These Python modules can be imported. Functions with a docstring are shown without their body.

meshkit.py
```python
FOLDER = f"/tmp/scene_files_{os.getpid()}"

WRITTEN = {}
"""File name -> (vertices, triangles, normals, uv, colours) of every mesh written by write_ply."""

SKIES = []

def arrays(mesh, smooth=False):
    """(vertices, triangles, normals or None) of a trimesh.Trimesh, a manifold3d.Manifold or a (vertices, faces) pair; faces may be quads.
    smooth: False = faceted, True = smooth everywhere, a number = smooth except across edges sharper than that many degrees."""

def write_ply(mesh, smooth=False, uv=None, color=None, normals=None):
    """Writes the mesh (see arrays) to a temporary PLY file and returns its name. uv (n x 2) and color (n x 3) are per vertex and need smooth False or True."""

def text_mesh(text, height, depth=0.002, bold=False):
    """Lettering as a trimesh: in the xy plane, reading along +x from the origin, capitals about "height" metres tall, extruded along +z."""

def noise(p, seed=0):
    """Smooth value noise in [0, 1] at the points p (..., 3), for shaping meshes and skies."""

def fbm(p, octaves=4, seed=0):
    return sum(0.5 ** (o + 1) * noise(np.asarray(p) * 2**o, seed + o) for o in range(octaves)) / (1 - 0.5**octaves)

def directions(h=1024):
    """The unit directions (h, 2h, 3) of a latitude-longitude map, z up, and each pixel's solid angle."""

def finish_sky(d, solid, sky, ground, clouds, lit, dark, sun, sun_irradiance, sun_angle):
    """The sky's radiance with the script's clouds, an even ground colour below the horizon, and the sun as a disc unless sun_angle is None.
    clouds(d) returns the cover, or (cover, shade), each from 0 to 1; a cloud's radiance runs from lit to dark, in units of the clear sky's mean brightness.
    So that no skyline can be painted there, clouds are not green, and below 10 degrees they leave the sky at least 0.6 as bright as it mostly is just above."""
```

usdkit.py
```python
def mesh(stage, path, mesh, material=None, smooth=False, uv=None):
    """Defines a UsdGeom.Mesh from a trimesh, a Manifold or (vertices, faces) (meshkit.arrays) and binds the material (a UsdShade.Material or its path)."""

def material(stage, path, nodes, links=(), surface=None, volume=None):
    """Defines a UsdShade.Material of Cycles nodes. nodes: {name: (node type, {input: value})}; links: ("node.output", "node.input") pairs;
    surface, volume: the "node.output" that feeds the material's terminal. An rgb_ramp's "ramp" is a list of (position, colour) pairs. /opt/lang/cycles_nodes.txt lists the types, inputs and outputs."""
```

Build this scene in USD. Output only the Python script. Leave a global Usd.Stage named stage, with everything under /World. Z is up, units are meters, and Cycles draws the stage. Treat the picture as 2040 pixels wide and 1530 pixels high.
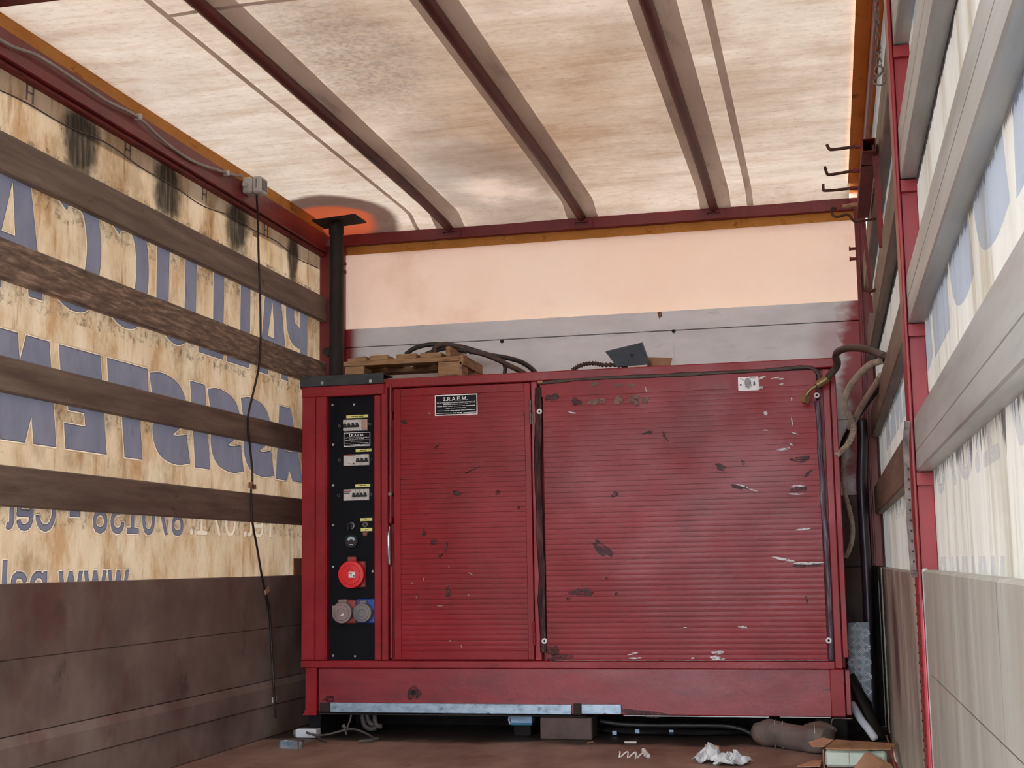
import math, random
import numpy as np, trimesh, usdkit, meshkit
import manifold3d as m3
from shapely.geometry import Polygon, LineString, box as sbox
from shapely.ops import unary_union
from shapely import affinity
from pxr import Usd, UsdGeom, UsdLux, UsdShade, Gf

stage = Usd.Stage.CreateInMemory()
UsdGeom.SetStageUpAxis(stage, UsdGeom.Tokens.z)
UsdGeom.SetStageMetersPerUnit(stage, 1.0)
UsdGeom.Xform.Define(stage, '/World')
UsdGeom.Scope.Define(stage, '/World/Looks')

# ------------------------------------------------------------------ camera
FPX, YAW, PITCH, ROLL = 2690.0, -0.2287, 0.1325, 0.0155
EYE = np.array([2.29, 0.0, 0.69])
_fw = np.array([math.sin(YAW) * math.cos(PITCH), math.cos(YAW) * math.cos(PITCH), math.sin(PITCH)])
_r0 = np.array([math.cos(YAW), -math.sin(YAW), 0.0])
_d0 = np.cross(_fw, _r0)
RM = np.array([math.cos(ROLL) * _r0 + math.sin(ROLL) * _d0, -math.sin(ROLL) * _r0 + math.cos(ROLL) * _d0, _fw])
cam = UsdGeom.Camera.Define(stage, '/World/camera')
cam.CreateHorizontalApertureAttr(36.0)
cam.CreateVerticalApertureAttr(27.0)
cam.CreateFocalLengthAttr(FPX / 2040.0 * 36.0)
cam.CreateClippingRangeAttr(Gf.Vec2f(0.05, 500.0))
_m = np.eye(4)
_m[0, :3], _m[1, :3], _m[2, :3], _m[3, :3] = RM[0], -RM[1], -RM[2], EYE
cam.AddTransformOp().Set(Gf.Matrix4d(*_m.ravel().tolist()))
cam.CreateExposureAttr(-0.5)

# ------------------------------------------------------------------ daylight
sky = UsdLux.DomeLight.Define(stage, '/World/sky')
sky.CreateIntensityAttr(3.2)
sky.CreateColorAttr(Gf.Vec3f(0.95, 0.98, 1.03))
sun = UsdLux.DistantLight.Define(stage, '/World/sun')
sun.CreateIntensityAttr(5.0)
sun.CreateAngleAttr(0.6)
sun.CreateColorAttr(Gf.Vec3f(1.0, 0.93, 0.83))
_s = np.array([-0.36, 0.60, 0.72]); _s /= np.linalg.norm(_s)      # towards the sun: ahead of the truck, to the left
_x = np.cross([0, 0, 1.0], _s); _x /= np.linalg.norm(_x)
_y = np.cross(_s, _x)
_m = np.eye(4); _m[0, :3], _m[1, :3], _m[2, :3] = _x, _y, _s
sun.AddTransformOp().Set(Gf.Matrix4d(*_m.ravel().tolist()))


def ray(px, py):
    return RM.T @ np.array([(px - 1020) / FPX, (py - 765) / FPX, 1.0])


def at(px, py, axis, value):
    """The point of the plane x, y or z = value that the photograph shows at a pixel."""
    d = ray(px, py)
    return EYE + d * (value - EYE[axis]) / d[axis]


# ------------------------------------------------------------------ materials
def lin(c):
    c = np.asarray(c, float) / 255.0
    return tuple(np.where(c <= 0.04045, c / 12.92, ((c + 0.055) / 1.055) ** 2.4))


class Ref(str):
    pass


DEFAULT = dict(noise_texture='fac', rgb_ramp='color', mix='color', math='value', geometry='position', vector_math='vector', voronoi_texture='distance', wave_texture='fac',
               map_range='result', bump='normal', separate_xyz='x', principled_bsdf='BSDF', diffuse_bsdf='BSDF', translucent_bsdf='BSDF', mix_closure='closure', glossy_bsdf='BSDF',
               object_info='random', transparent_bsdf='BSDF', combine_xyz='vector', white_noise_texture='value', emission='emission')


class Graph:
    def __init__(self):
        self.nodes, self.links = {}, []

    def __call__(self, kind, out=None, **inp):
        name = f'{kind}_{len(self.nodes)}'
        vals = {}
        for k, v in inp.items():
            if isinstance(v, Ref):
                self.links.append((str(v), f'{name}.{k}'))
            else:
                vals[k] = v
        self.nodes[name] = (kind, vals)
        return Ref(f'{name}.{out or DEFAULT[kind]}')

    def out(self, ref, o):
        return Ref(ref.split('.')[0] + '.' + o)

    def make(self, name, surface):
        return usdkit.material(stage, '/World/Looks/' + name, self.nodes, self.links, surface=str(surface))

    # -- small pieces
    def pos(self, scale=(1, 1, 1), offset=(0, 0, 0)):
        p = self('geometry')
        return self('vector_math', math_type='multiply_add', vector1=p, vector2=tuple(scale), vector3=tuple(offset))

    def noise(self, scale=(8, 8, 8), detail=5, rough=0.6, offset=(0, 0, 0), dist=0.0):
        return self('noise_texture', vector=self.pos(scale, offset), scale=1.0, detail=float(detail), roughness=rough, distortion=float(dist))

    def step(self, v, a, b, lo=0.0, hi=1.0):
        return self('map_range', range_type='smoothstep', value=v, from_min=float(a), from_max=float(b), to_min=float(lo), to_max=float(hi), clamp=True)

    def mul(self, a, b):
        return self('math', math_type='multiply', value1=a, value2=b, use_clamp=True)

    def mx(self, a, b):
        return self('math', math_type='maximum', value1=a, value2=b)

    def over(self, base, col, fac, mode='mix'):
        return self('mix', mix_type=mode, fac=fac, color1=base, color2=col)

    def blob(self, c, r, soft=(1.0, 0.5), wob=0.3, scale=6.0):
        """1 inside an ellipsoid round c with a wobbly edge; soft: where it is 0 and 1."""
        p = self.pos(tuple(1 / x for x in r), tuple(-a / b for a, b in zip(c, r)))
        n = self('noise_texture', 'color', vector=self.pos((scale,) * 3), scale=1.0, detail=4.0, roughness=0.6)
        n = self('vector_math', math_type='subtract', vector1=n, vector2=(0.5, 0.5, 0.5))
        p = self('vector_math', math_type='multiply_add', vector1=n, vector2=(wob * 2,) * 3, vector3=p)
        d = self('vector_math', 'value', math_type='length', vector1=p)
        return self.step(d, soft[0], soft[1])


def pbr(name, cols, scale=(8, 8, 8), rough=0.5, metal=0.0, bump=0.0, bscale=None, spec=0.5, detail=6, dirt=(), coat=0.0, rvar=0.0, extra=None):
    """cols: (place, sRGB) stops over a noise; dirt: (sRGB, scale, from, to, amount) layers; extra(g, colour) -> colour."""
    g = Graph()
    n = g.noise(scale, detail)
    if len(cols) == 1:
        col = g('rgb_ramp', fac=n, ramp=[(0.0, lin(cols[0][1])), (1.0, lin(cols[0][1]))])
    else:
        col = g('rgb_ramp', fac=n, ramp=[(p, lin(c)) for p, c in cols])
    for k, (dc, ds, a, b, amt) in enumerate(dirt):
        m = g.step(g.noise(ds, 6, 0.65, (3.1 * k + 1.7,) * 3), a, b, 0.0, amt)
        col = g.over(col, lin(dc), m)
    if extra:
        col = extra(g, col)
    kw = {}
    if bump:
        bn = g.noise(bscale or scale, 6, 0.65, (9.0, 4.0, 2.0))
        kw['normal'] = g('bump', height=bn, strength=1.0, distance=bump)
    r = rough
    if rvar:
        r = g.step(g.noise(tuple(0.7 * x for x in scale), 5, 0.6, (5.5, 0.2, 7.7)), 0.3, 0.7, rough - rvar, rough + rvar)
    p = g('principled_bsdf', base_color=col, roughness=r, metallic=metal, specular_ior_level=spec, coat_weight=coat, **kw)
    return g.make(name, p)


M = {}


def lib():
    def soot(g, col):                                                                   # brown-red overspray of the paint job on the boards
        p = g('geometry')
        x = g.out(g('separate_xyz', vector=p), 'x')
        w = g.noise((3, 3, 5), 4, 0.6)
        xx = g('math', math_type='multiply_add', value1=w, value2=0.30, value3=x)
        a = g.step(xx, 2.50, 2.57)
        b = g.step(x, 0.15, 0.10)
        c = g.blob((2.33, 6.0, 1.62), (0.13, 1.0, 0.16), (1.0, 0.2), 0.35, 5.0)
        c = g.mul(c, 0.40)
        return g.over(col, lin((150, 34, 42)), g.mx(g.mx(a, b), c))
    RED = [(0.30, (126, 24, 31)), (0.50, (142, 28, 37)), (0.70, (154, 38, 47))]
    M['red_paint'] = pbr('red_paint', RED, (5, 5, 5), 0.34, 0, 0.0006, (60, 60, 60), 0.32, 6,
                         [((88, 28, 30), (4, 4, 9), 0.60, 0.74, 0.55), ((72, 50, 46), (14, 14, 14), 0.66, 0.74, 0.5)], rvar=0.08)
    M['red_panel'] = pbr('red_panel', RED, (3, 3, 3), 0.32, 0, 0.0016, (9, 9, 9), 0.24, 6,
                         [((110, 34, 38), (3, 3, 4), 0.56, 0.72, 0.5), ((84, 40, 40), (12, 12, 20), 0.66, 0.75, 0.6)], rvar=0.09)
    M['red_skid'] = pbr('red_skid', [(0.3, (118, 30, 40)), (0.7, (152, 40, 50))], (4, 4, 10), 0.36, 0, 0.0006, (40, 40, 40), 0.5, 6,
                        [((92, 36, 46), (5, 5, 16), 0.52, 0.68, 0.55), ((40, 32, 34), (8, 8, 22), 0.63, 0.72, 0.7)], rvar=0.08)
    M['red_steel'] = pbr('red_steel', [(0.3, (100, 26, 30)), (0.7, (126, 34, 38))], (6, 6, 6), 0.42, 0, 0.0006, (50, 50, 50), 0.5, 6,
                         [((66, 26, 26), (7, 7, 7), 0.58, 0.72, 0.6)])
    M['red_post'] = pbr('red_post', [(0.3, (128, 24, 33)), (0.7, (144, 35, 43))], (4, 4, 2), 0.38, 0, 0, None, 0.5, 5, [((120, 40, 42), (20, 20, 20), 0.66, 0.74, 0.4)])
    M['red_rust'] = pbr('red_rust', [(0.3, (96, 30, 30)), (0.7, (128, 42, 40))], (20, 20, 20), 0.6, 0, 0.0008, (80, 80, 80), 0.4, 6, [((60, 34, 28), (25, 25, 25), 0.55, 0.7, 0.7)])
    M['bow_steel'] = pbr('bow_steel', [(0.3, (72, 22, 22)), (0.7, (104, 38, 36))], (10, 2, 10), 0.5, 0, 0.0005, (60, 30, 60), 0.4, 6, [((58, 28, 26), (18, 7, 18), 0.56, 0.68, 0.7)])
    M['rust'] = pbr('rust', [(0.3, (58, 38, 30)), (0.7, (98, 62, 48))], (30, 30, 30), 0.75, 0.2, 0.0008, (80, 80, 80), 0.3)
    M['black_plate'] = pbr('black_plate', [(0.3, (11, 11, 16)), (0.7, (18, 18, 25))], (12, 12, 12), 0.5, 0, 0.0003, (90, 90, 90), 0.10, 6, [((70, 68, 70), (16, 16, 16), 0.66, 0.80, 0.4)])
    M['black_rubber'] = pbr('black_rubber', [(0.3, (26, 25, 26)), (0.7, (44, 42, 42))], (20, 20, 20), 0.55, 0, 0, None, 0.4)
    M['guard'] = pbr('guard', [(0.3, (46, 48, 52)), (0.7, (62, 64, 66))], (14, 14, 30), 0.6, 0, 0.0003, (60, 60, 60), 0.35, 6, [((38, 30, 28), (12, 12, 12), 0.55, 0.7, 0.5)])
    M['soot_black'] = pbr('soot_black', [(0.3, (30, 26, 25)), (0.7, (50, 42, 40))], (10, 10, 6), 0.7, 0, 0.0006, (60, 60, 60), 0.3)
    M['void_black'] = pbr('void_black', [(0.3, (16, 14, 15)), (0.7, (34, 30, 30))], (12, 12, 12), 0.8, 0, 0.001, (40, 40, 40), 0.2)
    M['galv'] = pbr('galv', [(0.25, (112, 130, 148)), (0.5, (150, 170, 188)), (0.75, (178, 194, 206))], (26, 26, 40), 0.42, 0.55, 0.0004, (60, 60, 60), 0.5, 6, [((56, 58, 64), (22, 22, 26), 0.62, 0.70, 0.7)])
    M['steel'] = pbr('steel', [(0.3, (150, 150, 152)), (0.7, (205, 205, 206))], (30, 30, 30), 0.30, 0.8, 0, None, 0.5)
    M['chrome'] = pbr('chrome', [(0.3, (215, 212, 214)), (0.7, (235, 232, 234))], (10, 10, 10), 0.14, 1.0, 0, None, 0.5)
    M['dull_steel'] = pbr('dull_steel', [(0.3, (92, 84, 74)), (0.7, (128, 118, 104))], (60, 60, 60), 0.45, 0.5, 0, None, 0.5)
    M['white_metal'] = pbr('white_metal', [(0.3, (196, 204, 214)), (0.7, (222, 228, 236))], (8, 8, 8), 0.35, 0, 0, None, 0.5, 5, [((120, 126, 134), (10, 10, 10), 0.60, 0.76, 0.5)])
    M['white_plastic'] = pbr('white_plastic', [(0.3, (205, 203, 200)), (0.7, (226, 224, 220))], (20, 20, 20), 0.4)
    M['ivory_plastic'] = pbr('ivory_plastic', [(0.3, (186, 182, 180)), (0.7, (214, 210, 208))], (40, 40, 40), 0.45, 0, 0, None, 0.5, 5, [((150, 128, 116), (34, 34, 34), 0.62, 0.74, 0.6)])
    M['tan_plastic'] = pbr('tan_plastic', [(0.3, (160, 126, 110)), (0.7, (188, 156, 138))], (60, 60, 60), 0.5)
    M['grey_box'] = pbr('grey_box', [(0.3, (168, 164, 160)), (0.7, (196, 192, 188))], (14, 14, 14), 0.5, 0, 0, None, 0.4, 5, [((130, 122, 116), (30, 30, 30), 0.6, 0.75, 0.4)])
    M['brown_lens'] = pbr('brown_lens', [(0.3, (62, 50, 46)), (0.7, (96, 78, 70))], (20, 20, 20), 0.3)
    M['yellow_tag'] = pbr('yellow_tag', [(0.3, (222, 214, 120)), (0.7, (236, 230, 150))], (60, 60, 60), 0.5)
    M['olive_ink'] = pbr('olive_ink', [(0.3, (104, 100, 40)), (0.7, (124, 118, 54))], (60, 60, 60), 0.6)
    M['sign_black'] = pbr('sign_black', [(0.3, (10, 10, 16)), (0.7, (18, 18, 28))], (10, 10, 10), 0.3, 0, 0, None, 0.15)
    M['sign_white'] = pbr('sign_white', [(0.3, (226, 222, 226)), (0.7, (244, 240, 242))], (40, 40, 40), 0.3)
    M['socket_red'] = pbr('socket_red', [(0.3, (206, 26, 36)), (0.7, (226, 40, 48))], (30, 30, 30), 0.35)
    M['socket_dull_red'] = pbr('socket_dull_red', [(0.3, (128, 46, 48)), (0.7, (156, 64, 64))], (40, 40, 40), 0.5)
    M['socket_grey'] = pbr('socket_grey', [(0.3, (120, 102, 102)), (0.7, (144, 124, 122))], (24, 24, 24), 0.5)
    M['socket_blue'] = pbr('socket_blue', [(0.3, (26, 66, 150)), (0.7, (40, 88, 180))], (30, 30, 30), 0.4)
    M['socket_blue_grey'] = pbr('socket_blue_grey', [(0.3, (96, 100, 112)), (0.7, (124, 118, 114))], (18, 18, 18), 0.5)
    M['sealant'] = pbr('sealant', [(0.38, (40, 24, 24)), (0.52, (74, 40, 38)), (0.66, (104, 70, 68))], (60, 60, 9), 0.5, 0, 0.002, (60, 60, 14), 0.2)
    M['sealant_purple'] = pbr('sealant_purple', [(0.35, (56, 38, 52)), (0.52, (92, 66, 84)), (0.68, (128, 104, 124))], (50, 50, 9), 0.4, 0, 0.0015, (60, 60, 14), 0.5)
    def broken(name, c1, c2, sc, a, b, hi, rough):
        g = Graph()
        col = g('rgb_ramp', fac=g.noise((30, 30, 30), 4), ramp=[(0.3, lin(c1)), (0.7, lin(c2))])
        p = g('principled_bsdf', base_color=col, roughness=rough, specular_ior_level=0.4)
        f = g.step(g.noise(sc, 5, 0.7, (2, 7, 1)), a, b, 0.0, hi)
        M[name] = g.make(name, g('mix_closure', fac=f, closure1=g('transparent_bsdf', color=(1.0, 1.0, 1.0)), closure2=p))
    broken('scuff', (48, 22, 26), (72, 28, 32), (34, 34, 60), 0.32, 0.60, 0.9, 0.5)
    broken('putty', (112, 78, 74), (146, 112, 104), (60, 60, 60), 0.30, 0.46, 1.0, 0.7)
    broken('bare_metal', (190, 186, 190), (232, 230, 232), (90, 90, 220), 0.38, 0.50, 1.0, 0.4)
    M['slat_wood'] = pbr('slat_wood', [(0.28, (92, 78, 69)), (0.5, (120, 104, 92)), (0.72, (142, 126, 112))], (30, 2.2, 26), 0.55, 0, 0.0008, (60, 4, 60), 0.35, 7,
                         [((96, 78, 70), (5, 1.4, 5), 0.46, 0.68, 0.7), ((48, 38, 36), (14, 8, 20), 0.63, 0.74, 0.7)])
    M['slat_worn'] = pbr('slat_worn', [(0.30, (84, 68, 60)), (0.5, (124, 104, 90)), (0.68, (182, 158, 136))], (30, 9, 70), 0.55, 0, 0.001, (60, 6, 60), 0.35, 7,
                         [((112, 96, 88), (3, 0.8, 3), 0.52, 0.64, 0.8), ((64, 46, 40), (20, 10, 40), 0.60, 0.72, 0.6)])
    M['slat_alu'] = pbr('slat_alu', [(0.28, (150, 154, 151)), (0.5, (174, 179, 177)), (0.72, (190, 196, 194))], (20, 1.6, 20), 0.42, 0.25, 0.0004, (40, 2, 40), 0.5, 6,
                        [((118, 112, 108), (6, 1.5, 6), 0.56, 0.74, 0.5), ((66, 62, 60), (16, 40, 5), 0.68, 0.76, 0.55)])
    M['board_brown'] = pbr('board_brown', [(0.30, (96, 82, 76)), (0.5, (122, 106, 98)), (0.7, (146, 132, 124))], (3, 3, 3), 0.5, 0, 0.0006, (30, 8, 30), 0.4, 7,
                           [((104, 70, 62), (2, 2, 1.2), 0.50, 0.64, 0.6), ((70, 54, 50), (6, 5, 4), 0.58, 0.72, 0.7), ((184, 172, 166), (30, 30, 12), 0.68, 0.74, 0.5)])
    M['board_pale'] = pbr('board_pale', [(0.30, (152, 152, 143)), (0.5, (168, 169, 161)), (0.7, (180, 184, 178))], (12, 12, 2.0), 0.5, 0, 0.0006, (40, 40, 6), 0.4, 7,
                          [((160, 152, 140), (4, 4, 1.4), 0.48, 0.66, 0.6), ((108, 106, 108), (18, 18, 1.3), 0.63, 0.70, 0.6), ((84, 76, 68), (60, 60, 6), 0.655, 0.70, 0.85)])
    M['board_oily'] = pbr('board_oily', [(0.30, (140, 140, 128)), (0.5, (174, 172, 160)), (0.7, (194, 194, 184))], (7, 7, 1.5), 0.42, 0, 0.0006, (30, 30, 8), 0.5, 7,
                          [((98, 84, 76), (5, 3.4, 1.6), 0.50, 0.66, 0.6), ((52, 46, 46), (30, 30, 8), 0.66, 0.73, 0.6)],
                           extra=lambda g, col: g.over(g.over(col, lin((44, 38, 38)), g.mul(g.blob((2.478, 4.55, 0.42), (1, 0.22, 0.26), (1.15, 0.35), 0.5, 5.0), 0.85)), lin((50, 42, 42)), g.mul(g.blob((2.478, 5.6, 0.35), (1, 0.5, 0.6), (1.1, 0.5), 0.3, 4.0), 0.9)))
    M['board_grey'] = pbr('board_grey', [(0.30, (206, 206, 210)), (0.5, (222, 222, 226)), (0.7, (232, 232, 236))], (3, 3, 8), 0.4, 0, 0.0004, (30, 30, 30), 0.5, 6,
                          [((150, 130, 130), (5, 5, 16), 0.58, 0.74, 0.4), ((84, 66, 66), (46, 46, 60), 0.69, 0.74, 0.7)], extra=soot)
    M['board_dark'] = pbr('board_dark', [(0.30, (74, 60, 58)), (0.7, (106, 88, 84))], (5, 5, 5), 0.6, 0, 0.0006, (30, 30, 30), 0.3, 6, [((50, 42, 42), (6, 6, 4), 0.5, 0.7, 0.6)])

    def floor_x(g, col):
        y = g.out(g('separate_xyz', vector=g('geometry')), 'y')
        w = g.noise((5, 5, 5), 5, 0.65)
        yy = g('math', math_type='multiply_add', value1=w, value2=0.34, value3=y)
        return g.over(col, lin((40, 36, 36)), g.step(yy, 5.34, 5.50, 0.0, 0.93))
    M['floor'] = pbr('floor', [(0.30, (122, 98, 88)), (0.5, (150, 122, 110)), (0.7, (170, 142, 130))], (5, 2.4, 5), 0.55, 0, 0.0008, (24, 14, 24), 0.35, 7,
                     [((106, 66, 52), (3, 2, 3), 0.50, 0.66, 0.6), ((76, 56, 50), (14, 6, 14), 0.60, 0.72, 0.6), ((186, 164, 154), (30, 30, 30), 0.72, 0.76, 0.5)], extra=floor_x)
    M['pallet_wood'] = pbr('pallet_wood', [(0.28, (122, 90, 62)), (0.5, (158, 122, 88)), (0.72, (184, 148, 110))], (10, 10, 60), 0.6, 0, 0.0006, (20, 20, 80), 0.3, 7, [((96, 66, 48), (10, 10, 30), 0.56, 0.7, 0.6)])
    M['cardboard'] = pbr('cardboard', [(0.3, (142, 106, 82)), (0.7, (176, 136, 106))], (14, 14, 14), 0.75, 0, 0.0004, (60, 60, 60), 0.2, 5, [((96, 70, 56), (9, 9, 9), 0.52, 0.68, 0.6)])
    M['cardboard_torn'] = pbr('cardboard_torn', [(0.3, (196, 144, 118)), (0.7, (214, 166, 140))], (30, 30, 60), 0.8)
    M['green_box'] = pbr('green_box', [(0.3, (190, 204, 188)), (0.7, (216, 226, 212))], (8, 8, 8), 0.45, 0, 0, None, 0.4, 5, [((116, 122, 108), (26, 26, 30), 0.66, 0.74, 0.6)])
    M['rag_white'] = pbr('rag_white', [(0.3, (176, 186, 196)), (0.7, (226, 228, 230))], (20, 20, 20), 0.7, 0, 0, None, 0.3, 5, [((96, 98, 104), (18, 18, 18), 0.6, 0.7, 0.6)])
    M['wrap_grey'] = pbr('wrap_grey', [(0.3, (92, 84, 82)), (0.7, (128, 116, 110))], (14, 14, 14), 0.5, 0.1, 0.001, (40, 40, 40), 0.5, 6, [((124, 96, 82), (8, 8, 8), 0.54, 0.68, 0.6)])
    M['hose_black'] = pbr('hose_black', [(0.3, (30, 28, 30)), (0.7, (48, 44, 44))], (20, 20, 20), 0.5)
    M['hose_brown'] = pbr('hose_brown', [(0.3, (56, 42, 36)), (0.7, (82, 64, 54))], (24, 24, 24), 0.55)
    M['hose_dark'] = pbr('hose_dark', [(0.3, (34, 26, 34)), (0.7, (64, 52, 64))], (30, 30, 8), 0.35)
    M['conduit'] = pbr('conduit', [(0.3, (136, 120, 106)), (0.7, (176, 160, 144))], (20, 20, 20), 0.55, 0, 0, None, 0.4, 5, [((86, 72, 62), (14, 14, 14), 0.55, 0.7, 0.6)])
    M['cable_grey'] = pbr('cable_grey', [(0.3, (128, 120, 114)), (0.7, (158, 150, 144))], (20, 20, 20), 0.5)
    M['cable_dust'] = pbr('cable_dust', [(0.3, (66, 60, 58)), (0.7, (92, 84, 80))], (20, 20, 20), 0.6)
    M['cable_black'] = pbr('cable_black', [(0.3, (24, 16, 16)), (0.7, (38, 28, 26))], (20, 20, 20), 0.5)
    M['brass'] = pbr('brass', [(0.3, (122, 98, 70)), (0.7, (164, 138, 104))], (40, 40, 40), 0.4, 0.7, 0, None, 0.5, 5, [((70, 52, 38), (30, 30, 30), 0.55, 0.7, 0.6)])
    M['tray_blue'] = pbr('tray_blue', [(0.3, (48, 60, 74)), (0.7, (66, 80, 94))], (10, 10, 10), 0.45)
    M['tape'] = pbr('tape', [(0.3, (150, 116, 92)), (0.7, (178, 142, 116))], (30, 30, 30), 0.6)
    M['checker'] = pbr('checker', [(0.3, (66, 72, 80)), (0.7, (100, 108, 116))], (14, 14, 14), 0.4, 0.4, 0, None, 0.5, 5, [((70, 72, 76), (12, 12, 12), 0.55, 0.7, 0.5)])
    M['band_grey'] = pbr('band_grey', [(0.35, (92, 82, 80)), (0.65, (134, 120, 116))], (30, 30, 12), 0.6, 0, 0.001, (50, 50, 20), 0.3, 6, [((40, 38, 40), (40, 40, 30), 0.62, 0.70, 0.9)])
    M['blue_white'] = pbr('blue_white', [(0.3, (126, 164, 204)), (0.7, (160, 190, 222))], (20, 20, 20), 0.4, 0, 0, None, 0.5, 5, [((60, 66, 76), (40, 40, 40), 0.66, 0.72, 0.6)])
    M['teal'] = pbr('teal', [(0.3, (20, 96, 120)), (0.7, (30, 120, 142))], (20, 20, 20), 0.4)
    M['asphalt'] = pbr('asphalt', [(0.3, (62, 62, 62)), (0.7, (84, 84, 83))], (4, 4, 4), 0.9)
    M['dark_hole'] = pbr('dark_hole', [(0.3, (14, 10, 11)), (0.7, (26, 20, 20))], (30, 30, 30), 0.8)
    M['sticker_grey'] = pbr('sticker_grey', [(0.3, (140, 142, 148)), (0.7, (168, 170, 176))], (60, 60, 60), 0.5)
    M['sticker_ink'] = pbr('sticker_ink', [(0.3, (78, 76, 80)), (0.7, (104, 100, 104))], (60, 60, 60), 0.5)


def cloth(name, cols, scale, dirt=(), extra=None, trans=0.55, refl=0.45, bump=0.0, bscale=(10, 10, 10)):
    """PVC tarpaulin: lets daylight through (translucent) and reflects what is inside (diffuse)."""
    g = Graph()
    n = g.noise(scale, 7, 0.65)
    col = g('rgb_ramp', fac=n, ramp=[(p, lin(c)) for p, c in cols])
    for k, (dc, ds, a, b, amt) in enumerate(dirt):
        col = g.over(col, lin(dc), g.step(g.noise(ds, 7, 0.68, (2.3 * k + 0.9,) * 3), a, b, 0.0, amt), 'multiply')
    if extra:
        col = extra(g, col)
    kw = {}
    if bump:
        kw['normal'] = g('bump', height=g.noise(bscale, 4, 0.5, (4, 8, 1)), strength=1.0, distance=bump)
    tr = g('translucent_bsdf', color=col, **kw)
    df = g('principled_bsdf', base_color=col, roughness=0.7, specular_ior_level=0.08, **kw)
    black = (0.0, 0.0, 0.0)
    return g.make(name, g('mix_closure', fac=trans, closure1=df, closure2=tr))


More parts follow.
